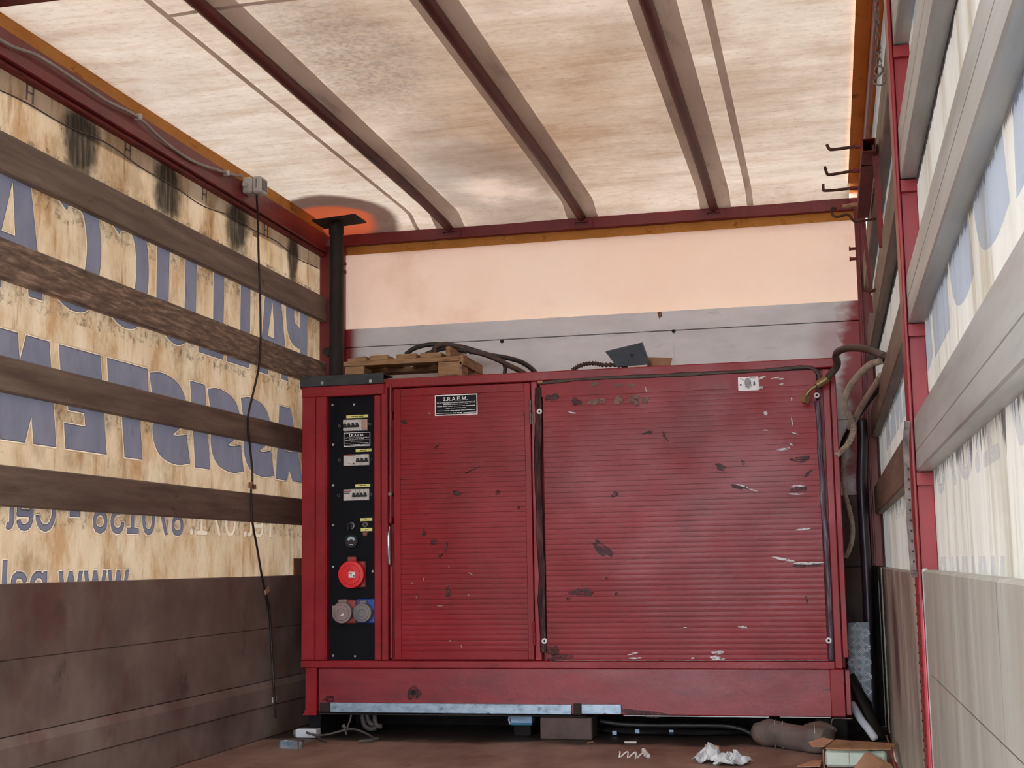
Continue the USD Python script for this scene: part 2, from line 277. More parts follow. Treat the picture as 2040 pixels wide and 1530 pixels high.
def cloths():
    W = (255, 255, 255)

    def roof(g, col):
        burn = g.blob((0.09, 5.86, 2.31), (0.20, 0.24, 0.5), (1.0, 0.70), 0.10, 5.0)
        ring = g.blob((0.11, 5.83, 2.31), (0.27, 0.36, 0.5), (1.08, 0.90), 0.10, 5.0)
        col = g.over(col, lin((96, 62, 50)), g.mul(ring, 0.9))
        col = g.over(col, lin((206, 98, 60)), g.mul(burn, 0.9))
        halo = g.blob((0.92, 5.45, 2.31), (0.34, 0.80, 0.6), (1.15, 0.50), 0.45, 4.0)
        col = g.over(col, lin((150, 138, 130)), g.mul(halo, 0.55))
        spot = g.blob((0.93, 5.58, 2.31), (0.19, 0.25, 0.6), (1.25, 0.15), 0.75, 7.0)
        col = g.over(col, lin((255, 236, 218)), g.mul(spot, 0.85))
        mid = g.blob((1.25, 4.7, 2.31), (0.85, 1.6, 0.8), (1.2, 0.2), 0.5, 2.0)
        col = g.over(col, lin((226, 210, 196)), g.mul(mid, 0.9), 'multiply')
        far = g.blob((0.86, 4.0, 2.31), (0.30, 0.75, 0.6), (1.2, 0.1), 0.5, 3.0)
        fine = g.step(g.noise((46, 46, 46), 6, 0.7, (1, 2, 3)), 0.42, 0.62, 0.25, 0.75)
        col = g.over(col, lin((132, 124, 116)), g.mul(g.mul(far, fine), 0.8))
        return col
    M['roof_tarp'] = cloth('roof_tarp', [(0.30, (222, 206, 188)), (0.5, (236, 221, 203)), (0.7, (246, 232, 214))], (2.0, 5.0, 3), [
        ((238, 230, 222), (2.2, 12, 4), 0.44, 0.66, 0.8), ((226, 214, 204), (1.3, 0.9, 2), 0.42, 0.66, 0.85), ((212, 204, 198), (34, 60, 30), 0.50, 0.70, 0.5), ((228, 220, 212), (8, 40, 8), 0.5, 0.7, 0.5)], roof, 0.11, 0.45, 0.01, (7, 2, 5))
    M['seam_tarp'] = cloth('seam_tarp', [(0.3, (216, 206, 198)), (0.7, (230, 220, 212))], (8, 2, 8), [((196, 188, 184), (10, 2, 10), 0.5, 0.7, 0.6)], None, 0.20)
    M['hem_yellow'] = cloth('hem_yellow', [(0.3, (180, 120, 60)), (0.7, (200, 142, 80))], (10, 4, 10), [((150, 120, 100), (24, 10, 24), 0.55, 0.7, 0.7)], None, 0.08)
    M['hem_roof'] = cloth('hem_roof', [(0.3, (196, 130, 62)), (0.7, (214, 150, 82))], (10, 4, 10), [((150, 120, 100), (24, 10, 24), 0.55, 0.7, 0.7)], None, 0.12)
    M['front_tarp'] = cloth('front_tarp', [(0.3, (250, 216, 192)), (0.7, (255, 228, 206))], (1.5, 1.5, 1.5), [((222, 200, 190), (2.4, 2.4, 2.4), 0.5, 0.75, 0.4), ((120, 100, 90), (34, 34, 44), 0.735, 0.76, 0.7)], None, 0.085)

    def mould(g, col):
        for y, z in ((3.84, 2.08), (4.44, 2.085), (5.04, 2.09), (5.635, 2.09)):
            k = 1.25 if y < 5.3 else 0.75
            a = g.blob((0, y, z), (1, 0.105 * k, 0.150), (1.1, 0.55), 0.45, 9.0)
            streak = g.step(g.noise((1, 60, 7), 4, 0.6, (0, 1.3, 0)), 0.30, 0.60, 0.84, 1.0)
            col = g.over(col, lin((44, 38, 32)), g.mul(g.mul(a, streak), 0.96))
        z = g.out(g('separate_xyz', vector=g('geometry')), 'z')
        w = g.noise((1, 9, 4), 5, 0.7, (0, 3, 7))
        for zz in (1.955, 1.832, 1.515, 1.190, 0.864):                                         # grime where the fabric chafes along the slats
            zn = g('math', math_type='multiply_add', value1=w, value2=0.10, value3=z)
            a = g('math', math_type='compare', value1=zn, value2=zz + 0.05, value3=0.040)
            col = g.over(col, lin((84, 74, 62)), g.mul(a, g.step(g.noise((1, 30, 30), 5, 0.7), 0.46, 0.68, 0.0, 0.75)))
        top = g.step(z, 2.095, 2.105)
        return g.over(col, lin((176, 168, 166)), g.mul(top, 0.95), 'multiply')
    CREAM = [(0.28, (198, 172, 138)), (0.5, (217, 193, 160)), (0.72, (231, 212, 184))]
    side_dirt = [((214, 186, 150), (1, 7, 3), 0.44, 0.66, 0.8), ((186, 156, 122), (1, 26, 3.5), 0.54, 0.72, 0.7), ((120, 104, 86), (1, 60, 24), 0.66, 0.74, 0.75), ((200, 190, 176), (1, 2.2, 1.6), 0.50, 0.62, 0.7)]
    M['left_tarp'] = cloth('left_tarp', CREAM, (2, 5, 2.4), side_dirt, mould, 0.135, 0.45)
    M['left_halo'] = cloth('left_halo', [(0.3, (238, 220, 190)), (0.7, (246, 230, 204))], (2, 9, 4), [], None, 0.13)
    M['left_ink'] = cloth('left_ink', [(0.3, (114, 115, 130)), (0.7, (132, 131, 144))], (2, 9, 5), [((140, 140, 150), (1, 50, 12), 0.60, 0.74, 0.6), ((60, 60, 66), (1, 44, 60), 0.68, 0.74, 0.8)], None, 0.12)

    def drips_and_gap_shade(g, col):
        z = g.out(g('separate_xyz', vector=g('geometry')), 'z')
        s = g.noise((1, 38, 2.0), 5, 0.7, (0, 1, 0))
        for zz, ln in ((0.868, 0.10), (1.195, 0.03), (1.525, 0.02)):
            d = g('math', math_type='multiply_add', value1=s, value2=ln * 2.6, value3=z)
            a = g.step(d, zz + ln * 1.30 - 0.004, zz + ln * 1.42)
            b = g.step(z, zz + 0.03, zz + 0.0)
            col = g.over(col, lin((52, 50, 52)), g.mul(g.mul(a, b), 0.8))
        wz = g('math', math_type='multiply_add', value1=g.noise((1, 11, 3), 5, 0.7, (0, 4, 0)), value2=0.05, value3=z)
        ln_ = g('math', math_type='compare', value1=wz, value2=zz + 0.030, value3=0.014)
        col = g.over(col, lin((44, 42, 44)), g.mul(ln_, 0.9))  # shadow line of the slat gap painted into the colour, with chafed dirt
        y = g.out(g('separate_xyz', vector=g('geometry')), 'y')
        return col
    PALE = [(0.28, (196, 194, 184)), (0.5, (212, 211, 203)), (0.72, (224, 225, 219))]
    M['right_tarp'] = cloth('right_tarp', PALE, (2, 5, 1.2), [((206, 194, 176), (1, 7, 0.8), 0.48, 0.68, 0.8), ((168, 158, 148), (1, 34, 1.6), 0.60, 0.72, 0.6)], drips_and_gap_shade, 0.09, 0.5, 0.010, (1, 5, 0.5))
    def film(name, tint, body, k):
        """Printing ink on the fabric: a thin film that tints the daylight coming through."""
        g = Graph()
        n = g.step(g.noise((2, 9, 3), 5, 0.6), 0.3, 0.7, k * 0.7, k)
        M[name] = g.make(name, g('mix_closure', fac=n, closure1=g('transparent_bsdf', color=tint), closure2=g('diffuse_bsdf', color=lin(body))))
    film('right_ink', (0.82, 0.87, 0.97), (168, 182, 208), 0.28)
    film('right_faint', (0.93, 0.94, 0.97), (196, 198, 206), 0.2)


lib()
cloths()


# ------------------------------------------------------------------ mesh helpers
def hull(pts):
    return trimesh.convex.convex_hull(np.asarray(pts, float))


def box(x0, x1, y0, y1, z0, z1, b=0.002):
    b = min(b, 0.45 * abs(x1 - x0), 0.45 * abs(y1 - y0), 0.45 * abs(z1 - z0))
    if b <= 0:
        m = trimesh.creation.box([x1 - x0, y1 - y0, z1 - z0]); m.apply_translation([(x0 + x1) / 2, (y0 + y1) / 2, (z0 + z1) / 2]); return m
    pts = []
    for sx, ax in ((1, x0), (-1, x1)):
        for sy, ay in ((1, y0), (-1, y1)):
            for sz, az in ((1, z0), (-1, z1)):
                pts += [(ax + sx * b, ay + sy * b, az), (ax + sx * b, ay, az + sz * b), (ax, ay + sy * b, az + sz * b)]
    return hull(pts)


def join(*ms):
    ms = [m for m in ms if m is not None]
    return trimesh.util.concatenate(ms) if len(ms) > 1 else ms[0]


def smooth_path(pts, n=8):
    """Catmull-Rom through the points."""
    p = np.asarray(pts, float)
    if len(p) < 3:
        return p
    q = np.vstack([2 * p[0] - p[1], p, 2 * p[-1] - p[-2]])
    out = []
    for i in range(1, len(q) - 2):
        for t in np.linspace(0, 1, n, endpoint=False):
            a, b, c, d = q[i - 1], q[i], q[i + 1], q[i + 2]
            out.append(0.5 * (2 * b + (c - a) * t + (2 * a - 5 * b + 4 * c - d) * t * t + (-a + 3 * b - 3 * c + d) * t ** 3))
    out.append(p[-1])
    return np.array(out)


def tube(pts, r, sides=10, caps=True, squash=None):
    p = np.asarray(pts, float)
    n = len(p)
    t = np.gradient(p, axis=0); t /= np.linalg.norm(t, axis=1, keepdims=True) + 1e-12
    a = np.cross(t[0], [0, 0, 1.0])
    if np.linalg.norm(a) < 0.2:
        a = np.cross(t[0], [1.0, 0, 0])
    A = []
    for i in range(n):
        a = a - t[i] * (a @ t[i]); a /= np.linalg.norm(a) + 1e-12
        A.append(a)
    A = np.array(A); B = np.cross(t, A)
    r = np.broadcast_to(np.asarray(r, float), (n,))
    ang = np.arange(sides) * 2 * np.pi / sides
    v = p[:, None] + r[:, None, None] * (np.cos(ang)[None, :, None] * A[:, None] + np.sin(ang)[None, :, None] * B[:, None] * (squash or 1.0))
    i, j = np.meshgrid(np.arange(n - 1), np.arange(sides), indexing='ij')
    q = np.stack([i * sides + j, i * sides + (j + 1) % sides, (i + 1) * sides + (j + 1) % sides, (i + 1) * sides + j], -1).reshape(-1, 4)
    f = np.vstack([q[:, [0, 1, 2]], q[:, [0, 2, 3]]])
    V = v.reshape(-1, 3)
    if caps:
        k = len(V)
        V = np.vstack([V, p[0], p[-1]])
        e = (n - 1) * sides
        f = np.vstack([f, [[k, (j + 1) % sides, j] for j in range(sides)], [[k + 1, e + j, e + (j + 1) % sides] for j in range(sides)]])
    return trimesh.Trimesh(V, f, process=False)


def cyl(p0, p1, r, sides=14, r1=None):
    p0, p1 = np.asarray(p0, float), np.asarray(p1, float)
    return tube([p0, p1], [r, r if r1 is None else r1], sides)


def ring(c, axis, r, rr, n=20, sides=8):
    """Torus round c in the plane across axis (0, 1, 2)."""
    a = np.arange(n + 1) * 2 * np.pi / n
    u, w = [(1, 2), (0, 2), (0, 1)][axis]
    p = np.tile(np.asarray(c, float), (n + 1, 1)); p[:, u] += r * np.cos(a); p[:, w] += r * np.sin(a)
    return tube(p, rr, sides, False)


def prism(poly, y0, y1):
    """A polygon in (x, z) made solid between y0 and y1."""
    gs = getattr(poly, 'geoms', [poly])
    ms = []
    for g in gs:
        if g.area < 1e-8:
            continue
        m = trimesh.creation.extrude_polygon(g, abs(y1 - y0), engine='earcut')
        v = m.vertices.copy()
        m.vertices = np.stack([v[:, 0], max(y0, y1) - v[:, 2], v[:, 1]], 1)
        ms.append(m)
    return join(*ms)


def tri2d(poly, edge=0.12):
    """Flat triangles (v, f) of a polygon, edges split to the given length."""
    vs, fs, k = [], [], 0
    for g in getattr(poly, 'geoms', [poly]):
        if g.area < 1e-7:
            continue
        v, f = trimesh.creation.triangulate_polygon(g, engine='earcut')
        v3 = np.column_stack([v, np.zeros(len(v))])
        v3, f = trimesh.remesh.subdivide_to_size(v3, f, edge, max_iter=12)
        vs.append(v3[:, :2]); fs.append(f + k); k += len(v3)
    return np.vstack(vs), np.vstack(fs)


# ------------------------------------------------------------------ scene tree helpers
USED = {}


def numbered(parent, name):
    k = (parent, name)
    n = USED.get(k, 0); USED[k] = n + 1
    return f'{parent}/{name}' + (f'_{n:03d}' if n else '')


BASE = {}


def say(prim, label=None, cat=None, group=None, kind=None):
    for k, v in (('label', label), ('category', cat), ('group', group), ('kind', kind)):
        if v:
            prim.SetCustomDataByKey(k, v)
    return prim


def thing(name, label, cat, loc=(0, 0, 0), group=None, kind=None):
    path = numbered('/World', name)
    x = UsdGeom.Xform.Define(stage, path)
    x.AddTranslateOp().Set(Gf.Vec3d(*map(float, loc)))
    BASE[path] = np.asarray(loc, float)
    say(x.GetPrim(), label, cat, group, kind)
    return path


def put(parent, name, mesh, mat, smooth=False, label=None, kind=None):
    """A part (or sub-part) whose mesh is given in world coordinates."""
    path = numbered(parent, name)
    base = BASE[parent]
    BASE[path] = base
    v, f, n = meshkit.arrays(mesh, smooth)
    m = usdkit.mesh(stage, path, trimesh.Trimesh(v - base, f, process=False) if n is None else (v - base, f), None)
    if n is not None:
        m.CreateNormalsAttr([Gf.Vec3f(*map(float, x)) for x in n]); m.SetNormalsInterpolation('vertex')
    UsdShade.MaterialBindingAPI.Apply(m.GetPrim()).Bind(M[mat])
    say(m.GetPrim(), label, kind=kind)
    return path


def single(name, mesh, mat, label, cat, smooth=False, group=None, kind=None):
    """A thing that is one mesh."""
    path = numbered('/World', name)
    c = np.asarray(mesh.bounds, float)
    loc = np.array([c[:, 0].mean(), c[:, 1].mean(), c[0, 2]])
    BASE['/World'] = loc
    v, f, n = meshkit.arrays(mesh, smooth)
    m = usdkit.mesh(stage, path, (v - loc, f), None)
    UsdGeom.Xformable(m).AddTranslateOp().Set(Gf.Vec3d(*map(float, loc)))
    if n is not None:
        m.CreateNormalsAttr([Gf.Vec3f(*map(float, x)) for x in n]); m.SetNormalsInterpolation('vertex')
    UsdShade.MaterialBindingAPI.Apply(m.GetPrim()).Bind(M[mat])
    say(m.GetPrim(), label, cat, group, kind)
    return path


# ------------------------------------------------------------------ lettering
def stroke(pts, w, smooth=True):
    p = smooth_path(np.column_stack([np.asarray(pts, float), np.zeros(len(pts))]), 8)[:, :2] if smooth else np.asarray(pts, float)
    return LineString(p).buffer(w / 2, cap_style=2, join_style=1, quad_segs=6)


def glyph(ch, w, h, s):
    """One fat capital, w wide and h high with stems s wide, reading left to right from (0, 0)."""
    P = Polygon
    if ch == 'A':
        a = P([(0, 0), (0.30 * w, h), (0.72 * w, h), (w, 0), (w - s, 0), (w - s * 1.2, 0.13 * h), (s * 1.2, 0.13 * h), (s, 0)])
        return a.difference(P([(0.50 * w, 0.74 * h), (0.36 * w, 0.40 * h), (0.62 * w, 0.40 * h)]))
    if ch == 'a':                                                                       # tall A of the upper line
        a = P([(0, 0), (0.34 * w, h), (0.78 * w, h), (w, 0), (w - s, 0), (w - s, 0.27 * h), (s, 0.27 * h), (s * 0.8, 0)])
        return a.difference(P([(0.57 * w, 0.76 * h), (0.50 * w, 0.39 * h), (0.72 * w, 0.39 * h)]))
    if ch == 'I':
        return sbox(0, 0, w, h)
    if ch == 'L':
        return unary_union([sbox(0, 0, s, h), sbox(0, 0, w, 0.22 * h)])
    if ch == 'T':
        return unary_union([sbox(0, 0.72 * h, w, h), sbox(w / 2 - s / 2, 0, w / 2 + s / 2, h)])
    if ch == 'E':
        return unary_union([sbox(0, 0, s, h), sbox(0, 0, w, 0.25 * h), sbox(0, 0.38 * h, 0.88 * w, 0.60 * h), sbox(0, 0.74 * h, w, h)])
    if ch == 'N':
        return unary_union([sbox(0, 0, s, h), sbox(w - s, 0, w, h), P([(0, h), (s, h), (w, 0), (w - s, 0)])])
    if ch == 'Z':
        return unary_union([sbox(0, 0, w, 0.25 * h), sbox(0, 0.75 * h, w, h), P([(w - s * 1.3, h), (w, h), (s * 1.3, 0), (0, 0)])])
    if ch == 'P':
        bowl = P(smooth_path([(s * 0.6, h, 0), (0.6 * w, h, 0), (0.93 * w, 0.92 * h, 0), (w, 0.72 * h, 0), (0.92 * w, 0.52 * h, 0), (0.70 * w, 0.41 * h, 0), (s * 0.6, 0.37 * h, 0)], 5)[:, :2]).buffer(0)
        hole = P([(s, 0.84 * h), (0.58 * w, 0.84 * h), (0.64 * w, 0.72 * h), (0.58 * w, 0.64 * h), (s, 0.61 * h)])
        return unary_union([sbox(0, 0, s, h), bowl]).difference(hole)
    if ch == 'U':
        return stroke([(s / 2, h), (s / 2, 0.40 * h), (0.62 * s, 0.20 * h), (w / 2, s * 0.42), (w - 0.62 * s, 0.20 * h), (w - s / 2, 0.40 * h), (w - s / 2, h)], s)
    if ch == 'C':
        return stroke([(w - 0.02, 0.78 * h), (0.86 * w, 0.86 * h), (0.58 * w, 0.90 * h), (0.30 * w, 0.82 * h), (0.17 * w, 0.5 * h), (0.30 * w, 0.16 * h), (0.58 * w, 0.09 * h), (0.86 * w, 0.14 * h), (w - 0.02, 0.22 * h)], s)
    if ch == 'S':
        q = stroke([(0.93 * w, 0.80 * h), (0.62 * w, 0.835 * h), (0.30 * w, 0.77 * h), (0.26 * w, 0.62 * h), (0.50 * w, 0.50 * h), (0.76 * w, 0.38 * h), (0.72 * w, 0.22 * h), (0.40 * w, 0.165 * h), (0.07 * w, 0.20 * h)], 0.33 * h)
        return q.intersection(sbox(0, 0, w, h))
    raise ValueError(ch)


_TXT = {}


def text_poly(text, height, bold=True):
    """Outline of a line of print, from the origin along +x."""
    if text not in _TXT:
        m = meshkit.text_mesh(text, 1.0, 0.1, bold)
        f = m.faces[np.asarray(m.face_normals)[:, 2] < -0.9]
        _TXT[text] = unary_union([Polygon(m.vertices[t][:, :2]).buffer(1e-4) for t in f]).simplify(0.004)
    return affinity.scale(_TXT[text], height, height, origin=(0, 0))


def fit(poly, a0, a1, z0, z1):
    """Stretches an outline into a box; a1 < a0 mirrors it."""
    x0, y0, x1, y1 = poly.bounds
    sx, sy = (a1 - a0) / (x1 - x0), (z1 - z0) / (y1 - y0)
    return affinity.affine_transform(poly, [sx, 0, 0, sy, a0 - sx * x0, z0 - sy * y0])


def flat_text(text, x0, z, height, y, depth=0.0006, width=None, bold=True):
    """Print on a plate that faces the camera: baseline from (x0, z)."""
    p = text_poly(text, height, bold)
    bx = p.bounds
    k = 1.0 if width is None else width / (bx[2] - bx[0])
    p = affinity.affine_transform(p, [k, 0, 0, 1, x0 - k * bx[0], z])
    return prism(p, y - depth, y)

# ================================================================== THE TRUCK BOX
XL, XR, YB, Y0 = 0.0, 2.478, 6.0, 0.25            # inner faces of the sides, front bulkhead, open rear
single('ground', box(-30, 30, -30, 40, -1.25, -1.20, 0), 'asphalt', 'grey asphalt yard under the truck', 'ground', kind='structure')
fl = thing('floor', 'brown worn plywood floor of the truck bed', 'floor', (1.23, 3.0, 0), kind='structure')
put(fl, 'deck', box(-0.06, 2.53, Y0, 6.06, -0.06, 0.0, 0.001), 'floor')

# ---- left side
wl = thing('wall_left', 'left side of the truck box, printed tarpaulin behind wooden slats', 'wall', (0, 3.0, 0), kind='structure')
put(wl, 'board', box(-0.03, 0.0, Y0, 5.99, 0.4408, 0.656, 0.002), 'board_brown')
put(wl, 'board', box(-0.03, -0.001, Y0, 5.99, 0.2275, 0.4398, 0.002), 'board_brown')
put(wl, 'kick_board', prism(Polygon([(-0.03, 0.131), (0.018, 0.131), (0.018, 0.200), (0.004, 0.226), (-0.03, 0.226)]), Y0, 5.99), 'board_brown')
put(wl, 'kick_board', box(-0.03, 0.010, Y0, 5.99, 0.0, 0.129, 0.004), 'board_brown')
for k, (z0, z1, mt) in enumerate(((1.843, 1.962, 'slat_wood'), (1.530, 1.648, 'slat_worn'), (1.203, 1.306, 'slat_wood'), (0.876, 0.993, 'slat_wood'))):
    put(wl, 'slat', box(-0.026, 0.0, Y0, 5.992, z0, z1, 0.004), mt)

XT = -0.036
put(wl, 'outer_board', box(-0.050, -0.031, Y0, 6.05, 0.0, 0.60, 0.001), 'board_dark')  # unseen board added behind the side boards to stop light leaks


def sheet(poly, base):
    v, f = tri2d(poly, 99.0)
    return trimesh.Trimesh(np.column_stack([np.full(len(v), base), v[:, 0], v[:, 1]]), f, process=False)


def line_of(word, spots, z0, z1, stem, shear=0.0, A='A'):
    """Letters of a word; spots: each letter's (first, last) place along the wall."""
    out = []
    for ch, (a, b) in zip(word, spots):
        w, h = abs(b - a), z1 - z0
        g = glyph(A if ch == 'A' else ch, w, h, stem if w > stem * 1.6 else w)
        g = fit(g, a, b, z0, z1)
        if shear:
            g = affinity.affine_transform(g, [1, math.copysign(shear, b - a), 0, 1, -math.copysign(shear, b - a) * z0, 0])
        out.append(g)
    return out


L1 = line_of('PALLUCCA', [(5.812, 5.555), (5.585, 5.268), (5.171, 4.95), (4.918, 4.70), (4.676, 4.36), (4.303, 4.015), (3.978, 3.685), (3.645, 3.335)], 1.513, 1.945, 0.095, 0, 'a')
L2 = line_of('ASSISTENZA', [(5.765, 5.455), (5.437, 5.140), (5.128, 4.835), (4.817, 4.690), (4.650, 4.370), (4.362, 4.085), (4.045, 3.795), (3.743, 3.450), (3.42, 3.14), (3.10, 2.80)], 1.070, 1.394, 0.125, 0.17)
L3 = [fit(text_poly('870138 - Cel', 0.13), 4.60, 3.492, 0.808, 0.946)]
L4 = [fit(text_poly('www.pallucca', 0.13), 4.21, 3.02, 0.545, 0.725)]
GH = [fit(text_poly('Tel. 071.', 0.13), 5.46, 4.65, 0.812, 0.946)]
rect = sbox(Y0, 0.60, 6.03, 2.19)
ink = unary_union(L1 + L2 + L3 + L4).intersection(rect)
halo = ink.buffer(0.006).union(unary_union(GH)).intersection(rect)
lt = put(wl, 'tarpaulin', sheet(rect.difference(halo.buffer(-0.003)), XT), 'left_tarp', True)
put(lt, 'letter_outline', sheet(halo.difference(ink.buffer(-0.003)), XT + 0.0006), 'left_halo', True)
put(lt, 'lettering', sheet(ink, XT + 0.0012), 'left_ink', True, 'blue mirrored lettering showing through')
cord = [(XT + 0.004, y, 2.105 + 0.010 * math.sin(y * 5.1) + 0.006 * math.sin(y * 13)) for y in np.linspace(0.3, 5.93, 90)]
put(wl, 'cord', tube(cord, 0.0022, 6), 'cable_dust', True)
for y in np.arange(3.54, 5.9, 0.595):                                                    # marks of the strap fittings
    b = XT + 0.0015
    ms = [box(b, b + 0.0015, y - 0.020, y - 0.013, 2.115, 2.170, 0), box(b, b + 0.0015, y + 0.013, y + 0.020, 2.110, 2.165, 0), box(b, b + 0.0015, y - 0.016, y + 0.016, 2.138, 2.144, 0)]
    put(wl, 'strap_mark', join(*ms), 'band_grey')
put(wl, 'rubber_patch', box(XT + 0.002, XT + 0.005, 5.655, 5.775, 0.655, 0.730, 0.001), 'cardboard')

# ---- right side: near bay, mid post, far bay
wr = thing('wall_right', 'right side of the truck box, pale tarpaulin behind grey slats', 'wall', (XR, 3.0, 0), kind='structure')
put(wr, 'board', box(XR, XR + 0.03, Y0, 3.035, 0.0, 0.664, 0.004), 'board_pale')
put(wr, 'edge_strip', box(XR - 0.002, XR + 0.010, 3.024, 3.040, 0.0, 0.667, 0.002), 'slat_alu')
put(wr, 'board', box(XR, XR + 0.03, 3.19, 5.93, 0.0, 0.655, 0.004), 'board_oily')
pa_, pb_ = at(1856, 1345, 0, XR), at(2040, 1522, 0, XR)
put(wr, 'scratch', hull([p + d for p in (pa_, pb_) for d in np.array([(-0.0004, 0, -0.0007), (-0.0004, 0, 0.0007), (0.001, 0, -0.0007), (0.001, 0, 0.0007)])]), 'dull_steel')
put(wr, 'edge_strip', box(XR - 0.006, XR + 0.004, 5.52, 5.535, 0.02, 0.655, 0.002), 'dull_steel')
for z0, z1 in ((1.843, 1.962), (1.530, 1.648), (1.203, 1.306), (0.876, 0.993)):
    zm = z0 + (z1 - z0) * (0.36 if z0 < 0.9 else 0.5)
    y1 = 3.062
    body = prism(Polygon([(XR, z0 + 0.003), (XR + 0.003, z0), (XR + 0.0342, z0), (XR + 0.0342, z1), (XR + 0.003, z1), (XR, z1 - 0.003), (XR, zm + 0.0015), (XR + 0.002, zm), (XR, zm - 0.0015)]), Y0, y1)
    put(wr, 'slat', body, 'slat_alu')
for k, (z0, z1) in enumerate(((1.843, 1.962), (1.530, 1.648), (1.203, 1.306), (0.876, 0.993))):
    put(wr, 'slat', box(XR, XR + 0.034, 3.165, 5.94, z0, z1, 0.004), 'slat_wood')
XTR = 2.513
RW = 'ASSISTENZA'
ys = np.linspace(1.20, 5.36, 11)
R2 = line_of(RW, [(ys[k] + 0.02, ys[k + 1] - 0.03) for k in range(10)], 1.092, 1.405, 0.15, 0.17)
ys = np.linspace(1.15, 5.40, 9)
R1 = line_of('PALLUCCA', [(ys[k] + 0.03, ys[k + 1] - 0.05) for k in range(8)], 1.545, 1.955, 0.14, 0, 'a')
FAINT = [fit(text_poly('071.870138 - Cel', 0.13), 1.35, 4.9, 0.815, 0.955)]
FAINT += [fit(text_poly('www.pallucca', 0.13), 1.9, 4.2, 0.56, 0.722)]
rect = sbox(Y0, 0.60, 6.03, 2.318)
ink = unary_union(R1 + R2).intersection(rect)
faint = unary_union(FAINT).intersection(rect)
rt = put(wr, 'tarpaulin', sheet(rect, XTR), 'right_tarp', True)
put(rt, 'lettering', sheet(ink, XTR - 0.0004), 'right_ink', True, 'pale blue mirrored lettering showing through')
put(rt, 'lettering', sheet(faint, XTR - 0.0004), 'right_faint', True, 'faint washed out small lettering')

# ---- front bulkhead
wb = thing('wall_back', 'front bulkhead of the truck box, grey boards under a glowing tarpaulin', 'wall', (1.23, YB, 0), kind='structure')
for z0, z1, mt in ((1.722, 1.810, 'board_grey'), (1.290, 1.720, 'board_grey'), (0.960, 1.288, 'board_grey'), (0.656, 0.958, 'board_dark'), (0.0, 0.654, 'board_dark')):
    put(wb, 'plank', box(0.0, 2.50, YB + (0.004 if z0 < 1.7 else 0.0), YB + 0.03, z0, z1, 0.002), mt)
put(wb, 'backing_board', box(-0.03, 2.53, YB + 0.031, YB + 0.040, 0.0, 1.80, 0.001), 'board_dark')  # unseen panel added behind the planks to keep daylight out of the joints
v, f = tri2d(sbox(-0.06, 1.78, 2.54, 2.33), 0.12)
put(wb, 'tarpaulin', trimesh.Trimesh(np.column_stack([v[:, 0], YB + 0.045 + 0.012 * (meshkit.fbm(np.column_stack([v * 2.2, 0 * v[:, 0]]), 3, 2) - 0.5), v[:, 1]]), f, process=False), 'front_tarp', True)
put(wb, 'hem_strip', box(0.02, 2.47, YB + 0.014, YB + 0.0145, 2.173, 2.225, 0), 'hem_roof')
for px, py in ((1000, 680), (1342, 660)):
    p = at(px, py, 1, YB)
    put(wb, 'bolt', cyl(p + [0, 0.002, 0], p - [0, 0.006, 0], 0.008), 'dark_hole')
p = at(1315, 628, 1, YB)
put(wb, 'paper_scrap', hull([p + d for d in np.array([(-0.012, 0, 0.014), (0.006, 0, 0.016), (0.010, 0, -0.004), (-0.004, 0, -0.016), (-0.010, -0.002, 0), (0.004, -0.003, 0)])]), 'cardboard')

# ---- roof
ce = thing('ceiling', 'stained translucent roof tarpaulin over three bows', 'ceiling', (1.23, 3.0, 2.31), kind='structure')


def roof_z(x, y):
    t = np.clip((y - 5.84) / 0.15, 0, 1)
    return 2.316 - 0.046 * t * t * (3 - 2 * t) + 0.006 * np.sin(x * 5.1 + 0.4) * np.sin(y * 1.3) + 0.010 * (meshkit.fbm(np.stack([x * 1.6, y * 0.8, 0 * x], -1), 3, 7) - 0.5)


def roof_sheet(x0, x1, y0, y1, dz, edge=0.06):
    v, f = tri2d(sbox(x0, y0, x1, y1), edge)
    return trimesh.Trimesh(np.column_stack([v, roof_z(v[:, 0], v[:, 1]) + dz]), f, process=False)


put(ce, 'tarpaulin', roof_sheet(-0.03, 2.436, Y0, 6.06, 0.0), 'roof_tarp', True)
for x0, x1 in ((0.543, 0.684), (1.172, 1.313), (1.782, 1.921)):
    put(ce, 'bow_pocket', roof_sheet(x0, x1, Y0, 6.05, -0.004), 'seam_tarp', True)
for x0, x1 in ((0.438, 0.458), (1.992, 2.020)):
    put(ce, 'seam', roof_sheet(x0, x1, Y0, 6.05, -0.003), 'seam_tarp', True)
put(ce, 'seam', roof_sheet(0.458, 1.99, 3.478, 3.500, -0.0025), 'seam_tarp', True)
put(ce, 'hem_strip', box(-0.014, -0.008, Y0, 6.02, 2.268, 2.322, 0.001), 'hem_yellow')
put(ce, 'hem_strip', box(2.432, 2.530, Y0, 6.06, 2.3065, 2.3070, 0), 'hem_roof')
put(ce, 'corner_flap', hull([(2.40, 5.99, 2.225), (2.47, 5.985, 2.225), (2.47, 5.985, 2.245), (2.40, 5.99, 2.24), (2.43, 5.98, 2.235)]), 'tape')

